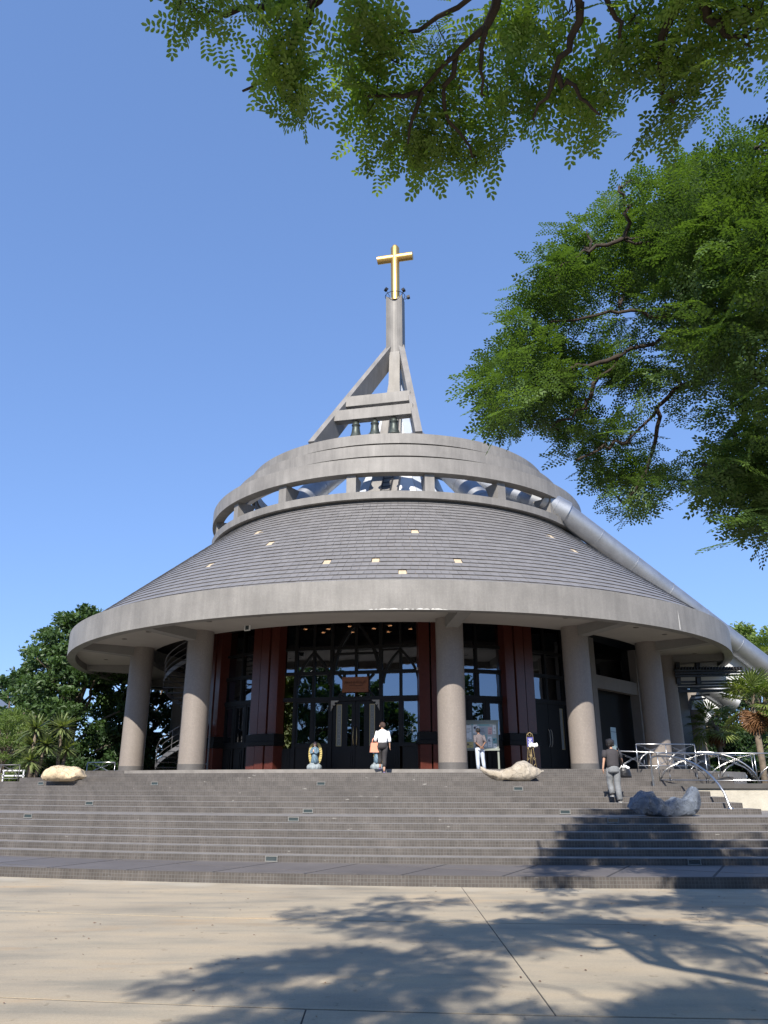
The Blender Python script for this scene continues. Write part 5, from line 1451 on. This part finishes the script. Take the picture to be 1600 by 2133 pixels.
# ================================================================== PLANTS
def unit(v): return v / (np.linalg.norm(v, axis=-1, keepdims=True) + 1e-9)
def frond_template(pairs, leaflets, L, ll, lw, oval=False):
    """bipinnate leaf lying in the xy plane along +x; returns (n,4,3) quads"""
    Q = []
    def leaflet(p, d, l, w):
        d = d / np.linalg.norm(d); s = np.array([-d[1], d[0], 0])
        z = np.array([0, 0, 1.0])
        if oval:                                             # rounded leaflet, folded a little along its midrib
            tip = p + d * l - z * l * .06
            Q.append([p, p + d * l * .30 + s * w * .40 + z * l * .07, p + d * l * .74 + s * w * .48 + z * l * .05, tip])
            Q.append([p, tip, p + d * l * .74 - s * w * .48 + z * l * .05, p + d * l * .30 - s * w * .40 + z * l * .07])
        else:
            Q.append([p, p + d * l * .55 + s * w * .5 + z * l * .08, p + d * l - z * l * .05, p + d * l * .55 - s * w * .5 + z * l * .08])
    def pinna(p, d, length, n):
        d = d / np.linalg.norm(d); s = np.array([-d[1], d[0], 0])
        for k in range(n):
            t = (k + .55) / n; b = p + d * length * t - np.array([0, 0, .10 * length * t * t])
            sc = .75 + .5 * t
            for sg in (-1, 1): leaflet(b, s * sg + d * .62, ll * sc, lw * sc)
        leaflet(p + d * length - np.array([0, 0, .1 * length]), d, ll * 1.1, lw * 1.1)
    for k in range(pairs):
        t = .25 + .75 * k / max(1, pairs - 1); b = np.array([L * t, 0, -.10 * L * t * t])
        for sg in (-1, 1):
            pinna(b, np.array([.75, sg * .9, -.12]), L * (.52 + .14 * t), leaflets)
    return np.array(Q)
def place(T, pos, fwd, up, scale):
    """instances of template T (n,4,3) at pos with x->fwd, z->up"""
    f = unit(fwd); s = unit(np.cross(up, f)); u = np.cross(f, s)
    M = np.stack([f, s, u], axis=1) * scale[:, None, None]
    V = np.einsum('nqk,mkj->mnqj', T, M) + pos[:, None, None, :]
    return V
def quads_obj(name, V, mt, parent, tone, mats=None, midx=None):
    m, n = V.shape[0], V.shape[1]
    VV = V.reshape(-1, 3); F = np.arange(len(VV)).reshape(-1, 4)
    return np_obj(name, VV, F, mt, parent, tone=np.clip(tone, 0, 1), mats=mats, midx=midx)
def clump_points(cs, rng):
    """cs: list of (centre, (rx,ry,rz), count)"""
    P = []; C = []; S = []
    for (c, r, n) in cs:
        d = unit(rng.normal(size=(n, 3))); rad = rng.random(n) ** (1 / 2.2)
        P.append(np.array(c) + d * rad[:, None] * np.array(r)); C.append(np.repeat(np.array([c], dtype=float), n, 0)); S.append(d * rad[:, None])
    return np.concatenate(P), np.concatenate(C), np.concatenate(S)

def branch(mb, a, b, r0, r1, sag=.0, jit=.05, n=7, rng=rnd, seg=7):
    a, b = Vector(a), Vector(b); L_ = (b - a).length; pts = []
    for k in range(n + 1):
        t = k / n; p = a.lerp(b, t); w = math.sin(math.pi * t) * L_
        p += Vector((rng.gauss(0, jit) * w * .5, rng.gauss(0, jit) * w * .5, rng.gauss(0, jit) * w * .5 + sag * w)); pts.append(p)
    mb.tube(pts, r0, seg, r2=r1); return pts

# --- rain tree overhead (its trunk stands behind the photographer) ------------------
tree1 = empty('rain_tree', (3.6, -4.2, 0)); tag(tree1, 'rain tree whose feathery branches hang overhead across the top of the sky', 'tree')
def to1(o, base): o.parent = base; o.matrix_parent_inverse = Matrix.Translation(-Vector(base.location)); return o
def A(px, py, s):                                            # point at slant range s along a photo ray
    x, f, u = ray(px, py); v = Vector((x, f, u)).normalized() * s; return Vector((v.x, v.y, EYE + v.z))
vis = [  # photo x, y, slant, rx, ry, rz, count
    (395, 25, 5.2, .26, .30, .16, 12), (470, 30, 5.3, .22, .3, .15, 10), (580, 60, 5.3, .22, .3, .22, 12), (620, 30, 5.4, .20, .3, .2, 8), (590, 150, 5.4, .20, .3, .18, 11), (600, 205, 5.4, .19, .26, .16, 12), (640, 120, 5.5, .14, .3, .2, 7), (590, 240, 5.4, .10, .16, .08, 4),
    (760, 80, 5.4, .28, .35, .22, 16), (740, 170, 5.6, .20, .35, .18, 13), (790, 230, 5.6, .26, .4, .2, 17), (830, 140, 5.5, .28, .4, .24, 17), (850, 300, 5.7, .28, .35, .16, 17), (800, 335, 5.8, .16, .25, .11, 8), (900, 220, 5.6, .30, .4, .22, 18), (880, 335, 5.7, .22, .3, .12, 10), (990, 345, 5.6, .22, .25, .12, 14), (1020, 330, 5.6, .12, .2, .1, 6), (940, 120, 5.6, .30, .4, .25, 16), (1010, 210, 5.7, .20, .35, .2, 11), (960, 270, 5.7, .2, .3, .14, 9),
    (1090, 90, 5.8, .30, .4, .25, 15), (1060, 200, 6.0, .22, .3, .2, 10), (1130, 180, 5.8, .22, .35, .2, 12), (1110, 270, 5.9, .22, .3, .15, 12), (1060, 40, 5.8, .25, .3, .2, 10), (1180, 60, 5.8, .3, .4, .24, 15), (1250, 240, 5.7, .22, .3, .16, 13), (1210, 200, 5.8, .16, .3, .14, 8), (1260, 130, 5.7, .28, .4, .2, 16), (1330, 60, 5.6, .30, .4, .24, 17), (1340, 160, 5.6, .26, .35, .18, 15), (1440, 60, 5.5, .3, .4, .22, 15), (1410, 150, 5.5, .22, .3, .14, 10), (1410, 215, 5.5, .2, .26, .13, 10), (1390, 265, 5.5, .13, .2, .1, 6), (1460, 190, 5.4, .14, .22, .07, 4),
    (1540, 45, 5.4, .28, .4, .2, 13), (1590, 60, 5.4, .22, .35, .18, 9), (1560, 110, 5.4, .12, .2, .08, 3), (1500, 20, 5.5, .3, .4, .2, 13), (1480, 70, 5.5, .2, .3, .12, 6)]
cl = [(tuple(A(a, b - 22, s)), (rx * .80, ry * .95, rz * .74), max(3, int(n * .72))) for a, b, s, rx, ry, rz, n in vis]
nvis = len(cl)
# crown above and behind the photographer, found from where its shade lies on the ground
def over(px, py, zc, r, n):
    G = on_z(px, py, 0.0); k = zc / sdir.z; p = G + sdir * k
    v = p - Vector((0, 0, EYE)); xx, yy = proj(p) if v.y > .3 else (0, -9e9)
    zc_ = v.y * CP + v.z * SP
    if zc_ > .2 and -60 < xx < 1660 and yy > -60: return None
    return (tuple(p), (r[0] * 1.25, r[1] * 1.45, r[2] * 1.3), int(n * 4.0))
for px, py, zc, r, n in ((430, 2050, 8.2, (.55, .3, .25), 12), (560, 2020, 8.0, (.6, .35, .3), 20), (700, 1995, 7.8, (.6, .35, .3), 24), (830, 2010, 7.8, (.6, .45, .3), 24), (760, 2070, 7.6, (.5, .3, .3), 16), (640, 2080, 8.0, (.5, .3, .3), 16), (930, 2050, 7.6, (.4, .3, .3), 14), (980, 2020, 7.8, (.3, .3, .25), 8),
                        (560, 2133, 8, (.6, .35, .3), 18), (760, 2140, 7.6, (.6, .4, .3), 20), (960, 2125, 7.6, (.6, .3, .3), 14),
                        (700, 1905, 9.2, (.7, .4, .3), 16), (820, 1925, 9.0, (.8, .5, .3), 24), (960, 1945, 9.2, (.9, .5, .3), 28), (860, 1880, 9.4, (.7, .4, .3), 16), (1100, 1960, 9.0, (.8, .5, .3), 26), (1250, 1930, 9.0, (1.0, .5, .3), 28), (1400, 1950, 8.8, (.9, .5, .3), 26), (1540, 1985, 8.6, (.7, .5, .3), 22), (1560, 1900, 9.0, (.8, .5, .3), 20), (1180, 1890, 9.4, (.8, .4, .3), 20), (1320, 1880, 9.4, (.8, .4, .3), 20), (1450, 1880, 9.4, (.8, .4, .3), 20),
                        (1450, 2090, 7.8, (.55, .3, .3), 20), (1560, 2085, 7.8, (.6, .35, .3), 22), (1340, 2110, 7.8, (.4, .22, .25), 10), (1500, 2140, 7.6, (.6, .3, .3), 18), (1260, 2150, 7.6, (.6, .3, .3), 16)):
    c_ = over(px, py, zc, r, n)
    if c_: cl.append(c_)
for c_ in (((3.6, -2.5, 8.6), (1.6, 1.6, .8), 70), ((5.6, -3.5, 8.2), (1.6, 1.6, .9), 60), ((1.5, -5.0, 8.6), (1.6, 1.6, .9), 60), ((5.0, -6.5, 8.2), (1.8, 1.8, .9), 60)): cl.append(c_)
rg = np.random.default_rng(5)
P, Cn, Sn = clump_points(cl, rg)
P = P + rg.normal(size=P.shape) * .03
fw_ = unit(P - Cn + rg.normal(size=P.shape) * .12) * .9 + rg.normal(size=P.shape) * .28 + np.array([-.1, .15, -.15])
up_ = np.array([0, -.1, 1.0]) + rg.normal(size=P.shape) * .38
TN = frond_template(3, 5, .21, .037, .0195, True)
V = place(TN, P - unit(fw_) * .19, fw_, up_, rg.uniform(.82, 1.2, len(P)))
ctone = rg.random(len(cl)) ; cid = np.repeat(np.arange(len(cl)), [c[2] for c in cl])
tone = (.30 + .35 * rg.random(len(P)) + .35 * (ctone[cid] - .4))[:, None] + rg.normal(size=(len(P), V.shape[1])) * .10
crown = quads_obj('crown', V, 'leaf_near', None, tone.ravel()); to1(crown, tree1); crown['kind'] = 'stuff'
# wood
m = MB(); m.tube([(3.6, -4.2, -.1), (3.55, -4.2, .5), (3.6, -4.1, 2.2), (3.5, -3.9, 4.2)], .42, 14, radii=[.55, .44, .38, .33]); to1(m.build('trunk', 'bark', smooth=True), tree1)
limbs = MB()
top_ = Vector((3.5, -3.9, 4.2))
hubs = [A(1045, -40, 5.5), A(690, -50, 5.3), A(1230, -60, 5.6), A(1440, -50, 5.4), A(1600, -60, 5.4)]
mid = Vector((2.6, -1.6, 6.6)); mid2 = Vector((1.0, .4, 6.6))
branch(limbs, top_, mid, .24, .15, .06); branch(limbs, mid, mid2, .14, .08, .03)
for h in hubs:
    src = mid2 if h.x < 1.5 else mid
    branch(limbs, src, h, .075, .042, .05)
segs = [((1045, -40), (1010, 60), (945, 120), (875, 190)), ((1010, 60), (1000, 130), (1010, 200)), ((690, -50), (640, 40), (590, 120), (505, 190)), ((875, 190), (850, 300)), ((945, 120), (925, 230), (985, 330)), ((1230, -60), (1200, 50), (1160, 155), (1110, 250)), ((1160, 155), (1195, 180), (1250, 240)), ((1440, -50), (1385, 80), (1375, 150), (1405, 215)), ((1440, -50), (1480, 40), (1510, 75), (1590, 60)), ((1045, -40), (870, 60), (760, 90)), ((875, 190), (760, 200)), ((690, -50), (600, 10), (470, 30), (395, 30)), ((1230, -60), (1290, 60), (1300, 100))]
sl_of = lambda x: 5.3 + .0005 * max(0, 1100 - abs(x - 1100)) 
for s_ in segs:
    r0 = .034 if len(s_) > 3 else .018
    pp = [A(x, y, 5.45) for x, y in s_]; full = []
    for p, q in zip(pp, pp[1:]):
        for k in range(4): full.append(p.lerp(q, k / 4) + Vector((rnd.gauss(0, .012), rnd.gauss(0, .02), rnd.gauss(0, .012))))
    full.append(pp[-1]); limbs.tube(full, r0, 7, r2=.007)
done = [mid, mid2]
for c_ in sorted(cl[nvis:], key=lambda c: (Vector(c[0]) - mid).length):
    p = Vector(c_[0]); near = min(done, key=lambda q: (q - p).length); branch(limbs, near, p, .022, .008, .03, .09); done.append(p)
lo = to1(limbs.build('limb', 'bark', smooth=True), tree1)
tw = MB()                                                    # twigs to the leaves of the visible sprays
for k in range(len(P)):
    if cid[k] < nvis and rnd.random() < .55:
        c_ = Vector(cl[cid[k]][0]); p = Vector(P[k]); tw.tube([c_ + Vector((rnd.gauss(0, .03), rnd.gauss(0, .03), rnd.gauss(0, .03))), c_.lerp(p, .5) + Vector((rnd.gauss(0, .02), rnd.gauss(0, .02), .02)), p], .0045, 4, r2=.002, cap=False)
to1(tw.build('twigs', 'twig'), tree1)['kind'] = 'stuff'

# --- second rain tree at the side, whose crown fills the flank of the sky -----------------
tree2 = empty('rain_tree', (11.5, 9.0, 0)); tag(tree2, 'large dense rain tree leaning in beside the church with dark spreading limbs', 'tree')
outline = [(1600, 240), (1500, 270), (1400, 310), (1310, 345), (1250, 400), (1190, 450), (1140, 510), (1080, 590), (1045, 640), (1075, 690), (1020, 760), (960, 810), (1000, 870), (1010, 905), (1120, 900), (1160, 930), (1200, 1000), (1235, 1040), (1300, 1090), (1340, 1060), (1400, 1030), (1490, 1040), (1560, 1090), (1600, 1150), (1660, 1100), (1660, 240)]
def inside(x, y, pol_):
    c_ = False; n = len(pol_)
    for i in range(n):
        (x0, y0), (x1, y1) = pol_[i], pol_[(i + 1) % n]
        if (y0 > y) != (y1 > y) and x < (x1 - x0) * (y - y0) / (y1 - y0) + x0: c_ = not c_
    return c_
cl2 = []; r2 = random.Random(21)
def depth2(x, y): return 11.0 + 1.3 * math.sin(x * .011) - .0012 * (y - 600) + (x - 1000) * -.0006
tries = 0
while len(cl2) < 215 and tries < 9000:
    tries += 1
    x, y = r2.uniform(950, 1660), r2.uniform(240, 1150)
    if not all(inside(x + dx, y + dy, outline) for dx, dy in ((-42, 0), (42 if x < 1560 else 0, 0), (0, -48), (0, 34))): continue
    # leave the airy windows seen in the crown
    s_ = depth2(x, y) + r2.uniform(-1.1, 1.1)
    gap = mnoise.noise(Vector((x * .0075, y * .0075, 3.3)))
    if gap > (.20 if y > 800 else .27): continue
    cl2.append((tuple(A(x, y, s_)), (r2.uniform(.35, .55), r2.uniform(.4, .7), r2.uniform(.16, .30)), r2.randint(9, 15)))
# edge sprays, following the silhouette
for (x, y) in [(1595, 255), (1510, 275), (1400, 320), (1310, 355), (1260, 395), (1195, 455), (1145, 515), (1085, 595), (1050, 640), (1110, 600), (1075, 690), (1025, 755), (975, 805), (1000, 815), (1005, 865), (1020, 895), (1090, 885), (1160, 920), (1200, 985), (1240, 1030), (1295, 1075), (1310, 1050), (1255, 960), (1390, 1010), (1480, 1030), (1420, 980), (1530, 1100), (1590, 1130), (1555, 1080), (1600, 1060), (1350, 1000), (1465, 990)]:
    cl2.append((tuple(A(x + 26, y + (22 if y < 700 else -14), depth2(x, y) + r2.uniform(-.5, .5))), (.17, .25, .10), 8))
# the rest of the crown, outside the picture
for k in range(70):
    cl2.append(((r2.uniform(7.6, 15.5), r2.uniform(2.0, 7.5), r2.uniform(5.5, 8.5)), (.9, .9, .45), 16))
for k in range(130):
    c_ = (r2.uniform(4.0, 8.5), r2.uniform(3.5, 8.5), r2.uniform(6.0, 8.8))
    if proj(c_)[0] > 1670: cl2.append((c_, (.6, .6, .35), 15))
cl2 = [c_ for c_ in cl2 if not (proj(c_[0])[1] > 1180 and proj(c_[0])[0] < 1640)]
P, Cn, Sn = clump_points(cl2, rg)
fw_ = unit(P - Cn) * np.array([1, 1, .5]) + rg.normal(size=P.shape) * .45 + np.array([-.12, 0, -.05])
up_ = np.array([0, 0, 1.0]) + rg.normal(size=P.shape) * .33
TM = frond_template(3, 4, .24, .048, .028)
V = place(TM, P - unit(fw_) * .14, fw_, up_, rg.uniform(.8, 1.25, len(P)))
ct2 = rg.random(len(cl2)); cid2 = np.repeat(np.arange(len(cl2)), [c[2] for c in cl2])
tone = (.25 + .35 * rg.random(len(P)) + .35 * (ct2[cid2] - .4))[:, None] + rg.normal(size=(len(P), V.shape[1])) * .10
crown = quads_obj('crown', V, 'leaf_mid', None, tone.ravel()); to1(crown, tree2); crown['kind'] = 'stuff'
m = MB(); m.tube([(11.5, 9.0, -.1), (11.4, 9.0, .6), (11.2, 9.0, 2.4), (10.8, 9.1, 4.0)], .5, 14, radii=[.62, .5, .42, .36]); to1(m.build('trunk', 'bark', smooth=True), tree2)
limbs = MB(); top_ = Vector((10.8, 9.1, 4.0))
main = [[(1640, 625), (1560, 575), (1480, 535), (1395, 510), (1300, 498)], [(1640, 700), (1540, 690), (1460, 665), (1390, 700), (1290, 745), (1240, 800)], [(1640, 800), (1500, 760), (1420, 800), (1370, 850), (1310, 915)], [(1640, 850), (1560, 850), (1530, 900), (1480, 980)], [(1395, 510), (1400, 450), (1440, 400)], [(1395, 510), (1450, 440), (1510, 400)], [(1300, 498), (1305, 430), (1290, 390)], [(1300, 498), (1230, 520), (1160, 560)], [(1460, 665), (1380, 660), (1290, 640), (1200, 660), (1110, 690)], [(1290, 745), (1200, 770), (1100, 790), (1010, 820)], [(1310, 915), (1260, 930), (1200, 960)], [(1480, 980), (1440, 1010)], [(1640, 560), (1580, 480), (1560, 400), (1570, 320)], [(1640, 900), (1590, 930), (1570, 1010), (1590, 1090)], [(1240, 800), (1220, 850), (1150, 890)], [(1370, 850), (1365, 930), (1330, 1010), (1300, 1050)]]
for k, s_ in enumerate(main):
    dd_ = 10.35
    pp = [A(x, y, dd_ + .25 * math.sin(x * .01)) for x, y in s_]; full = []
    for p, q in zip(pp, pp[1:]):
        for t in range(4): full.append(p.lerp(q, t / 4) + Vector((rnd.gauss(0, .02), rnd.gauss(0, .04), rnd.gauss(0, .02))))
    full.append(pp[-1])
    r0 = .085 if k < 1 else (.06 if k < 4 else .03)
    limbs.tube(full, r0, 8, r2=.012)
    if s_[0][0] > 1600: branch(limbs, top_, pp[0], .24 if k < 4 else .12, r0, .03)
for c_ in cl2[::2]:
    c_ = Vector(c_[0]); best = None
    for s_ in main:
        for x, y in s_[1:]:
            p = A(x, y, 11.0); d = (p - c_).length
            if best is None or d < best[0]: best = (d, p)
    if best[0] < 2.4: branch(limbs, best[1], c_, .022, .006, .02, .08, 5, seg=5)
for k in range(8): branch(limbs, top_, (r2.uniform(8, 15), r2.uniform(3, 8), r2.uniform(6, 8)), .16, .03, .05)
to1(limbs.build('limb', 'bark', smooth=True), tree2)

# --- leaf-clump trees farther off -----------------------------------------------------------
def leaf_quads(Pn, d, size, rng, asp=.5):
    n = len(Pn); f = unit(d + rng.normal(size=(n, 3)) * .6); s = unit(np.cross(f, rng.normal(size=(n, 3))))
    l = size * rng.uniform(.7, 1.3, n); f = f * l[:, None]; s = s * (l * asp)[:, None]
    nm = unit(np.cross(f, s)) * (l * .12)[:, None]
    return np.stack([Pn - f * .5, Pn + s * .5 + nm, Pn + f * .5, Pn - s * .5 + nm], axis=1)[:, None, :, :]
def broad_tree(loc, h, w, label, mt, nclump, per, seed, leaf=.26, name='broadleaf_tree', low=.25, group=None, bark='bark_grey', rc=(.5, .95), shape=None, asp=.55):
    t = empty(name, loc); tag(t, label, 'tree', group)
    r_ = random.Random(seed); g_ = np.random.default_rng(seed); cs = []
    for k in range(nclump):
        zf = r_.random() ** .8; z = h * (low + (1 - low) * zf)
        wr = w / 2 * (shape(zf) if shape else math.sqrt(max(.06, 1 - (2 * zf - .85) ** 2 / 1.4)))
        a = r_.uniform(0, 6.283); rr = wr * math.sqrt(r_.uniform(.15, 1.0))
        q = r_.uniform(*rc); cs.append(((rr * math.cos(a), rr * math.sin(a), z), (q, q, q * .62), per))
    P, Cn, Sn = clump_points(cs, g_)
    V = leaf_quads(P, (P - Cn) * 1.2 + np.array([0, 0, .15]), leaf, g_, asp)
    ct = g_.random(nclump); cid_ = np.repeat(np.arange(nclump), per)
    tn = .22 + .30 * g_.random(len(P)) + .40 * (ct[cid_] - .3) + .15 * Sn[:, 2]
    cr = quads_obj('crown', V, mt, t, tn); cr['kind'] = 'stuff'
    m = MB(); m.tube([(0, 0, -.2), (.05, 0, h * .25), (-.1, .1, h * .55), (0, 0, h * .8)], .2, 9, radii=[.035 * h * .6, .02 * h, .012 * h, .004 * h])
    for k in range(0, nclump, max(1, nclump // 26)):
        c_ = cs[k][0]; zb = min(h * .7, max(h * .12, c_[2] * .62)); branch(m, (0, 0, zb), c_, .010 * h, .004 * h, .03, .06, 5, r_, 5)
    m.build('trunk', bark, t, smooth=True)
    return t
# flank by the church: tall tree, dark trees behind, feathery light bush
q = at(140, 1600, 47); broad_tree((q.x, 47, 0), 11.6, 10.5, 'tall bushy green tree rising behind the yuccas beside the church', 'leaf_far', 150, 150, 31, leaf=.30, low=.08, rc=(.55, 1.0), shape=lambda z: 1.0 - .72 * z ** 1.6)
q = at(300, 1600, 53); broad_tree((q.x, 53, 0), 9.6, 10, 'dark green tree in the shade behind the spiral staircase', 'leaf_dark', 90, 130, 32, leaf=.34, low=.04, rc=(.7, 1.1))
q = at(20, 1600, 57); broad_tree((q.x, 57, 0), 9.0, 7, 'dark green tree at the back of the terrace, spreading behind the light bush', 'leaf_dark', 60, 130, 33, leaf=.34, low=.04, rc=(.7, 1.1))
q = at(5, 1600, 38.5); broad_tree((q.x, 38.5, 1.0), 3.9, 3.6, 'light green feathery bush beside the yuccas', 'leaf_light', 70, 190, 34, leaf=.16, name='feathery_bush', low=.02, rc=(.35, .6), asp=.22)
q = at(-60, 1600, 70); broad_tree((q.x, 75, 0), 11, 14, 'broad dark tree standing behind the white pavilion', 'leaf_dark', 90, 110, 35, leaf=.4, low=.04, rc=(.9, 1.4))
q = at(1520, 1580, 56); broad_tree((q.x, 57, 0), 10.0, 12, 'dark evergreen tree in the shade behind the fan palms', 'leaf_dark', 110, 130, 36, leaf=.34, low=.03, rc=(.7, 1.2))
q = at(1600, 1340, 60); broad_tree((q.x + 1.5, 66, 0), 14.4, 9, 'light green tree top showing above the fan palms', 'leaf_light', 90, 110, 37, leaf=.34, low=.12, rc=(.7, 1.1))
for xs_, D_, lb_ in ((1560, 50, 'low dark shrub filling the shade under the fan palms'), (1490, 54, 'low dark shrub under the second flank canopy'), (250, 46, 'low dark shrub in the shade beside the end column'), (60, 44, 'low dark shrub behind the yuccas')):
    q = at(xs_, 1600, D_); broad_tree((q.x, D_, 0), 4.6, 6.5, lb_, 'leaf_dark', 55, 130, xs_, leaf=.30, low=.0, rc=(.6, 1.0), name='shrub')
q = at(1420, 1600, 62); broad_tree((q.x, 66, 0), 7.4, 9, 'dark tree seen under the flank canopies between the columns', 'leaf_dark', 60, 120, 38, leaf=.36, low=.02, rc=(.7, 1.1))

# yuccas ------------------------------------------------------------------------------------
def rosette(n, L, w, rng, droop=.25, lo=-.55):
    Q = []
    for k in range(n):
        az = rng.uniform(0, 6.283); el = math.asin(rng.uniform(lo, 1.0)); l = L * rng.uniform(.8, 1.1)
        d = np.array([math.cos(az) * math.cos(el), math.sin(az) * math.cos(el), math.sin(el)]); s = np.array([-math.sin(az), math.cos(az), 0]); g_ = np.array([0, 0, -droop * l])
        m1 = d * l * .5 + g_ * .12; e = d * l + g_ * .55
        Q.append([d * .04 - s * w * .4, d * .04 + s * w * .4, m1 + s * w * .5, m1 - s * w * .5]); Q.append([m1 - s * w * .5, m1 + s * w * .5, e + s * .004, e - s * .004])
    return np.array(Q)
def yucca(loc, heads, label):
    y = empty('yucca', loc); tag(y, label, 'yucca', None); rr = np.random.default_rng(int(abs(loc[0] * 91)) + 3)
    stem = MB()
    for (dx, dy, h, L_) in heads:
        Q = rosette(130, L_, .08, rr); V = (Q + np.array([dx, dy, h]))[None]
        tn = np.repeat(rr.random(130) * .9, 2); o = quads_obj('leaf_rosette', V, 'leaf_yucca', y, tn)
        stem.tube([(dx * .25, dy * .25, -.1), (dx * .7, dy * .7, h * .5), (dx, dy, h)], .085, 8, r2=.06)
        m = MB(); 
    stem.build('stem', 'bark_grey', y, smooth=True)
    return y
zt = STEP_Z[12]
for (heads_px, lab) in (([(75, 1518, 1), (92, 1551, .9), (60, 1553, 1.0)], 'branched yucca with three spiky heads behind the cream boulder'), ([(128, 1516, 1.0), (135, 1560, .9)], 'taller two-headed yucca nearest the church column'), ([(63, 1585, .9)], 'low yucca head rooted in front of the branched yuccas')):
    D = 31.5 if 'taller' in lab else (30.6 if 'branched' in lab else 29.6)
    hs = [at(px, py, D) for px, py, _ in heads_px]; bx = sum(h.x for h in hs) / len(hs)
    yucca((bx, D, zt), [(h.x - bx, .15 * k, h.z - zt, .80 * s[2]) for k, (h, s) in enumerate(zip(hs, heads_px))], lab)

# fan palms -----------------------------------------------------------------------------------
def fan(rng, rad, nb=26, spread=2.3):
    Q = []
    for k in range(nb):
        a = -spread + 2 * spread * (k + .5) / nb; a2 = spread / nb; l = rad * (1 - .16 * abs(a / spread)) * rng.uniform(.93, 1.05)
        def P_(an, r, dz=0): return np.array([math.cos(an) * r, math.sin(an) * r, dz + .10 * r * math.cos(an * 1.0) - .22 * max(0, r / rad - .55) * rad])
        f = .03 * (1 if k % 2 else -1)
        Q.append([P_(a, .02), P_(a - a2, l * .55, f), P_(a, l * .6), P_(a + a2, l * .55, f)])
        Q.append([P_(a - a2 * .9, l * .55, f), P_(a - a2 * .1, l, -.06 * l), P_(a + a2 * .1, l, -.06 * l), P_(a + a2 * .9, l * .55, f)])
    return np.array(Q)
def fan_palm(loc, h, nleaf, rad, label, seed, dead=12, name='fan_palm', tilt=.0, group=None):
    p = empty(name, loc); tag(p, label, 'palm', group); rr = np.random.default_rng(seed)
    m = MB(); m.tube([(0, 0, -.2), (.05, 0, h * .5), (tilt, 0, h)], .17, 10, r2=.13); m.build('trunk', 'bark_grey', p, smooth=True)
    T = fan(rr, rad); pet = MB()
    def leaves(n, e0, e1, nm, mt, pl, k=1.0):
        az = rr.uniform(0, 6.283, n); el = rr.uniform(e0, e1, n)
        d = np.stack([np.cos(az) * np.cos(el), np.sin(az) * np.cos(el), np.sin(el)], 1); base = np.array([tilt, 0, h]); L_ = rr.uniform(.7, 1.0, n) * pl
        tip = base + d * L_[:, None]; f2 = unit(d + np.array([0, 0, -.35])); V = place(T, tip, f2, np.cross(np.cross(f2, np.array([0, 0, 1.0])), f2) + 1e-6, rr.uniform(.85, 1.1, n) * k)
        tn = np.repeat(rr.random(n)[:, None] * .7 + .1, T.shape[0], 1) + rr.normal(size=(n, T.shape[0])) * .12
        for k in range(n): pet.tube([tuple(base), tuple(base + d[k] * L_[k] * .5 + np.array([0, 0, .04])), tuple(tip[k])], .014, 5)
        return quads_obj(nm, V, mt, p, tn.ravel())
    leaves(nleaf, -.55, 1.35, 'fan_leaves', 'leaf_palm', rad * 1.15)['kind'] = 'stuff'
    if dead: leaves(dead, -1.48, -1.0, 'dead_leaf_skirt', 'leaf_dead', rad * .62, .72)['kind'] = 'stuff'
    pet.build('petioles', 'bark_grey', p)['kind'] = 'stuff'
    return p
q = at(1568, 1472, 37.5); fan_palm((q.x, 37.5, 0), q.z, 26, 1.02, 'low fan palm with a skirt of dead brown fronds beside the ramp', 41, dead=16)
q = at(1600, 1385, 46); fan_palm((q.x, 46, 0), q.z, 26, 1.25, 'tall fan palm with pale fronds rising behind the silver duct', 42, dead=8)
q = at(1490, 1500, 43); fan_palm((q.x, 43, 0), q.z - .4, 18, .95, 'small fan palm growing beneath the canopy edge', 43, dead=6)

# planting that stands behind the photographer and shows in the door glass
bt = [((-44, -14), 15, 13, 51), ((-35, -20), 14.5, 13, 52), ((-27, -24), 11.5, 10, 53), ((-19, -26), 8.0, 9, 54), ((9, -20), 11, 12, 55), ((21, -14), 12.5, 13, 56), ((33, -6), 13, 13, 57), ((-52, -2), 14, 13, 58)]
labs = ['tall dense tree across the driveway mirrored in the dark side windows', 'tall broad tree across the driveway mirrored in the left door panes', 'middling tree across the driveway mirrored beside the name board', 'low round tree across the driveway mirrored at the foot of the sky reflection', 'round tree across the driveway behind the rain tree trunk', 'broad tree across the driveway at the ramp side', 'broad tree at the far end of the ramp side of the driveway', 'broad tree at the far end of the yucca side of the driveway']
for ((x, y), h, w, sd_), lb in zip(bt, labs): broad_tree((x, y, 0), h, w, lb, 'leaf_far', 95, 110, sd_, leaf=.55, low=.02, rc=(1.0, 1.6))
fan_palm((-13.2, -9.5, 0), 5.2, 26, 1.5, 'fan palm across the driveway mirrored in the door panes', 44, dead=0)

# fallen leaves and grit on the driveway and steps
nl = 170; lx = rg.uniform(-9, 9, nl); ly = rg.uniform(4.5, 14.3, nl)
keep = np.array([ly[k] < sD(0, lx[k]) - .05 for k in range(nl)]); lx, ly = lx[keep], ly[keep]
Pl = np.stack([lx, ly, np.full(len(lx), .006)], 1); dl = np.stack([rg.normal(size=len(lx)), rg.normal(size=len(lx)), np.zeros(len(lx))], 1)
f = unit(dl) * rg.uniform(.008, .026, len(lx))[:, None]; sd_ = np.stack([-f[:, 1], f[:, 0], np.zeros(len(lx))], 1) * .5
V = np.stack([Pl - f, Pl + sd_ + np.array([0, 0, .006]), Pl + f, Pl - sd_ + np.array([0, 0, .004])], 1)[:, None]
fl_ = quads_obj('fallen_leaves', V, 'leaf_dead', None, rg.random(len(lx)) * .7); tag(fl_, 'tiny dry leaves scattered over the concrete driveway', 'leaves', kind='stuff')
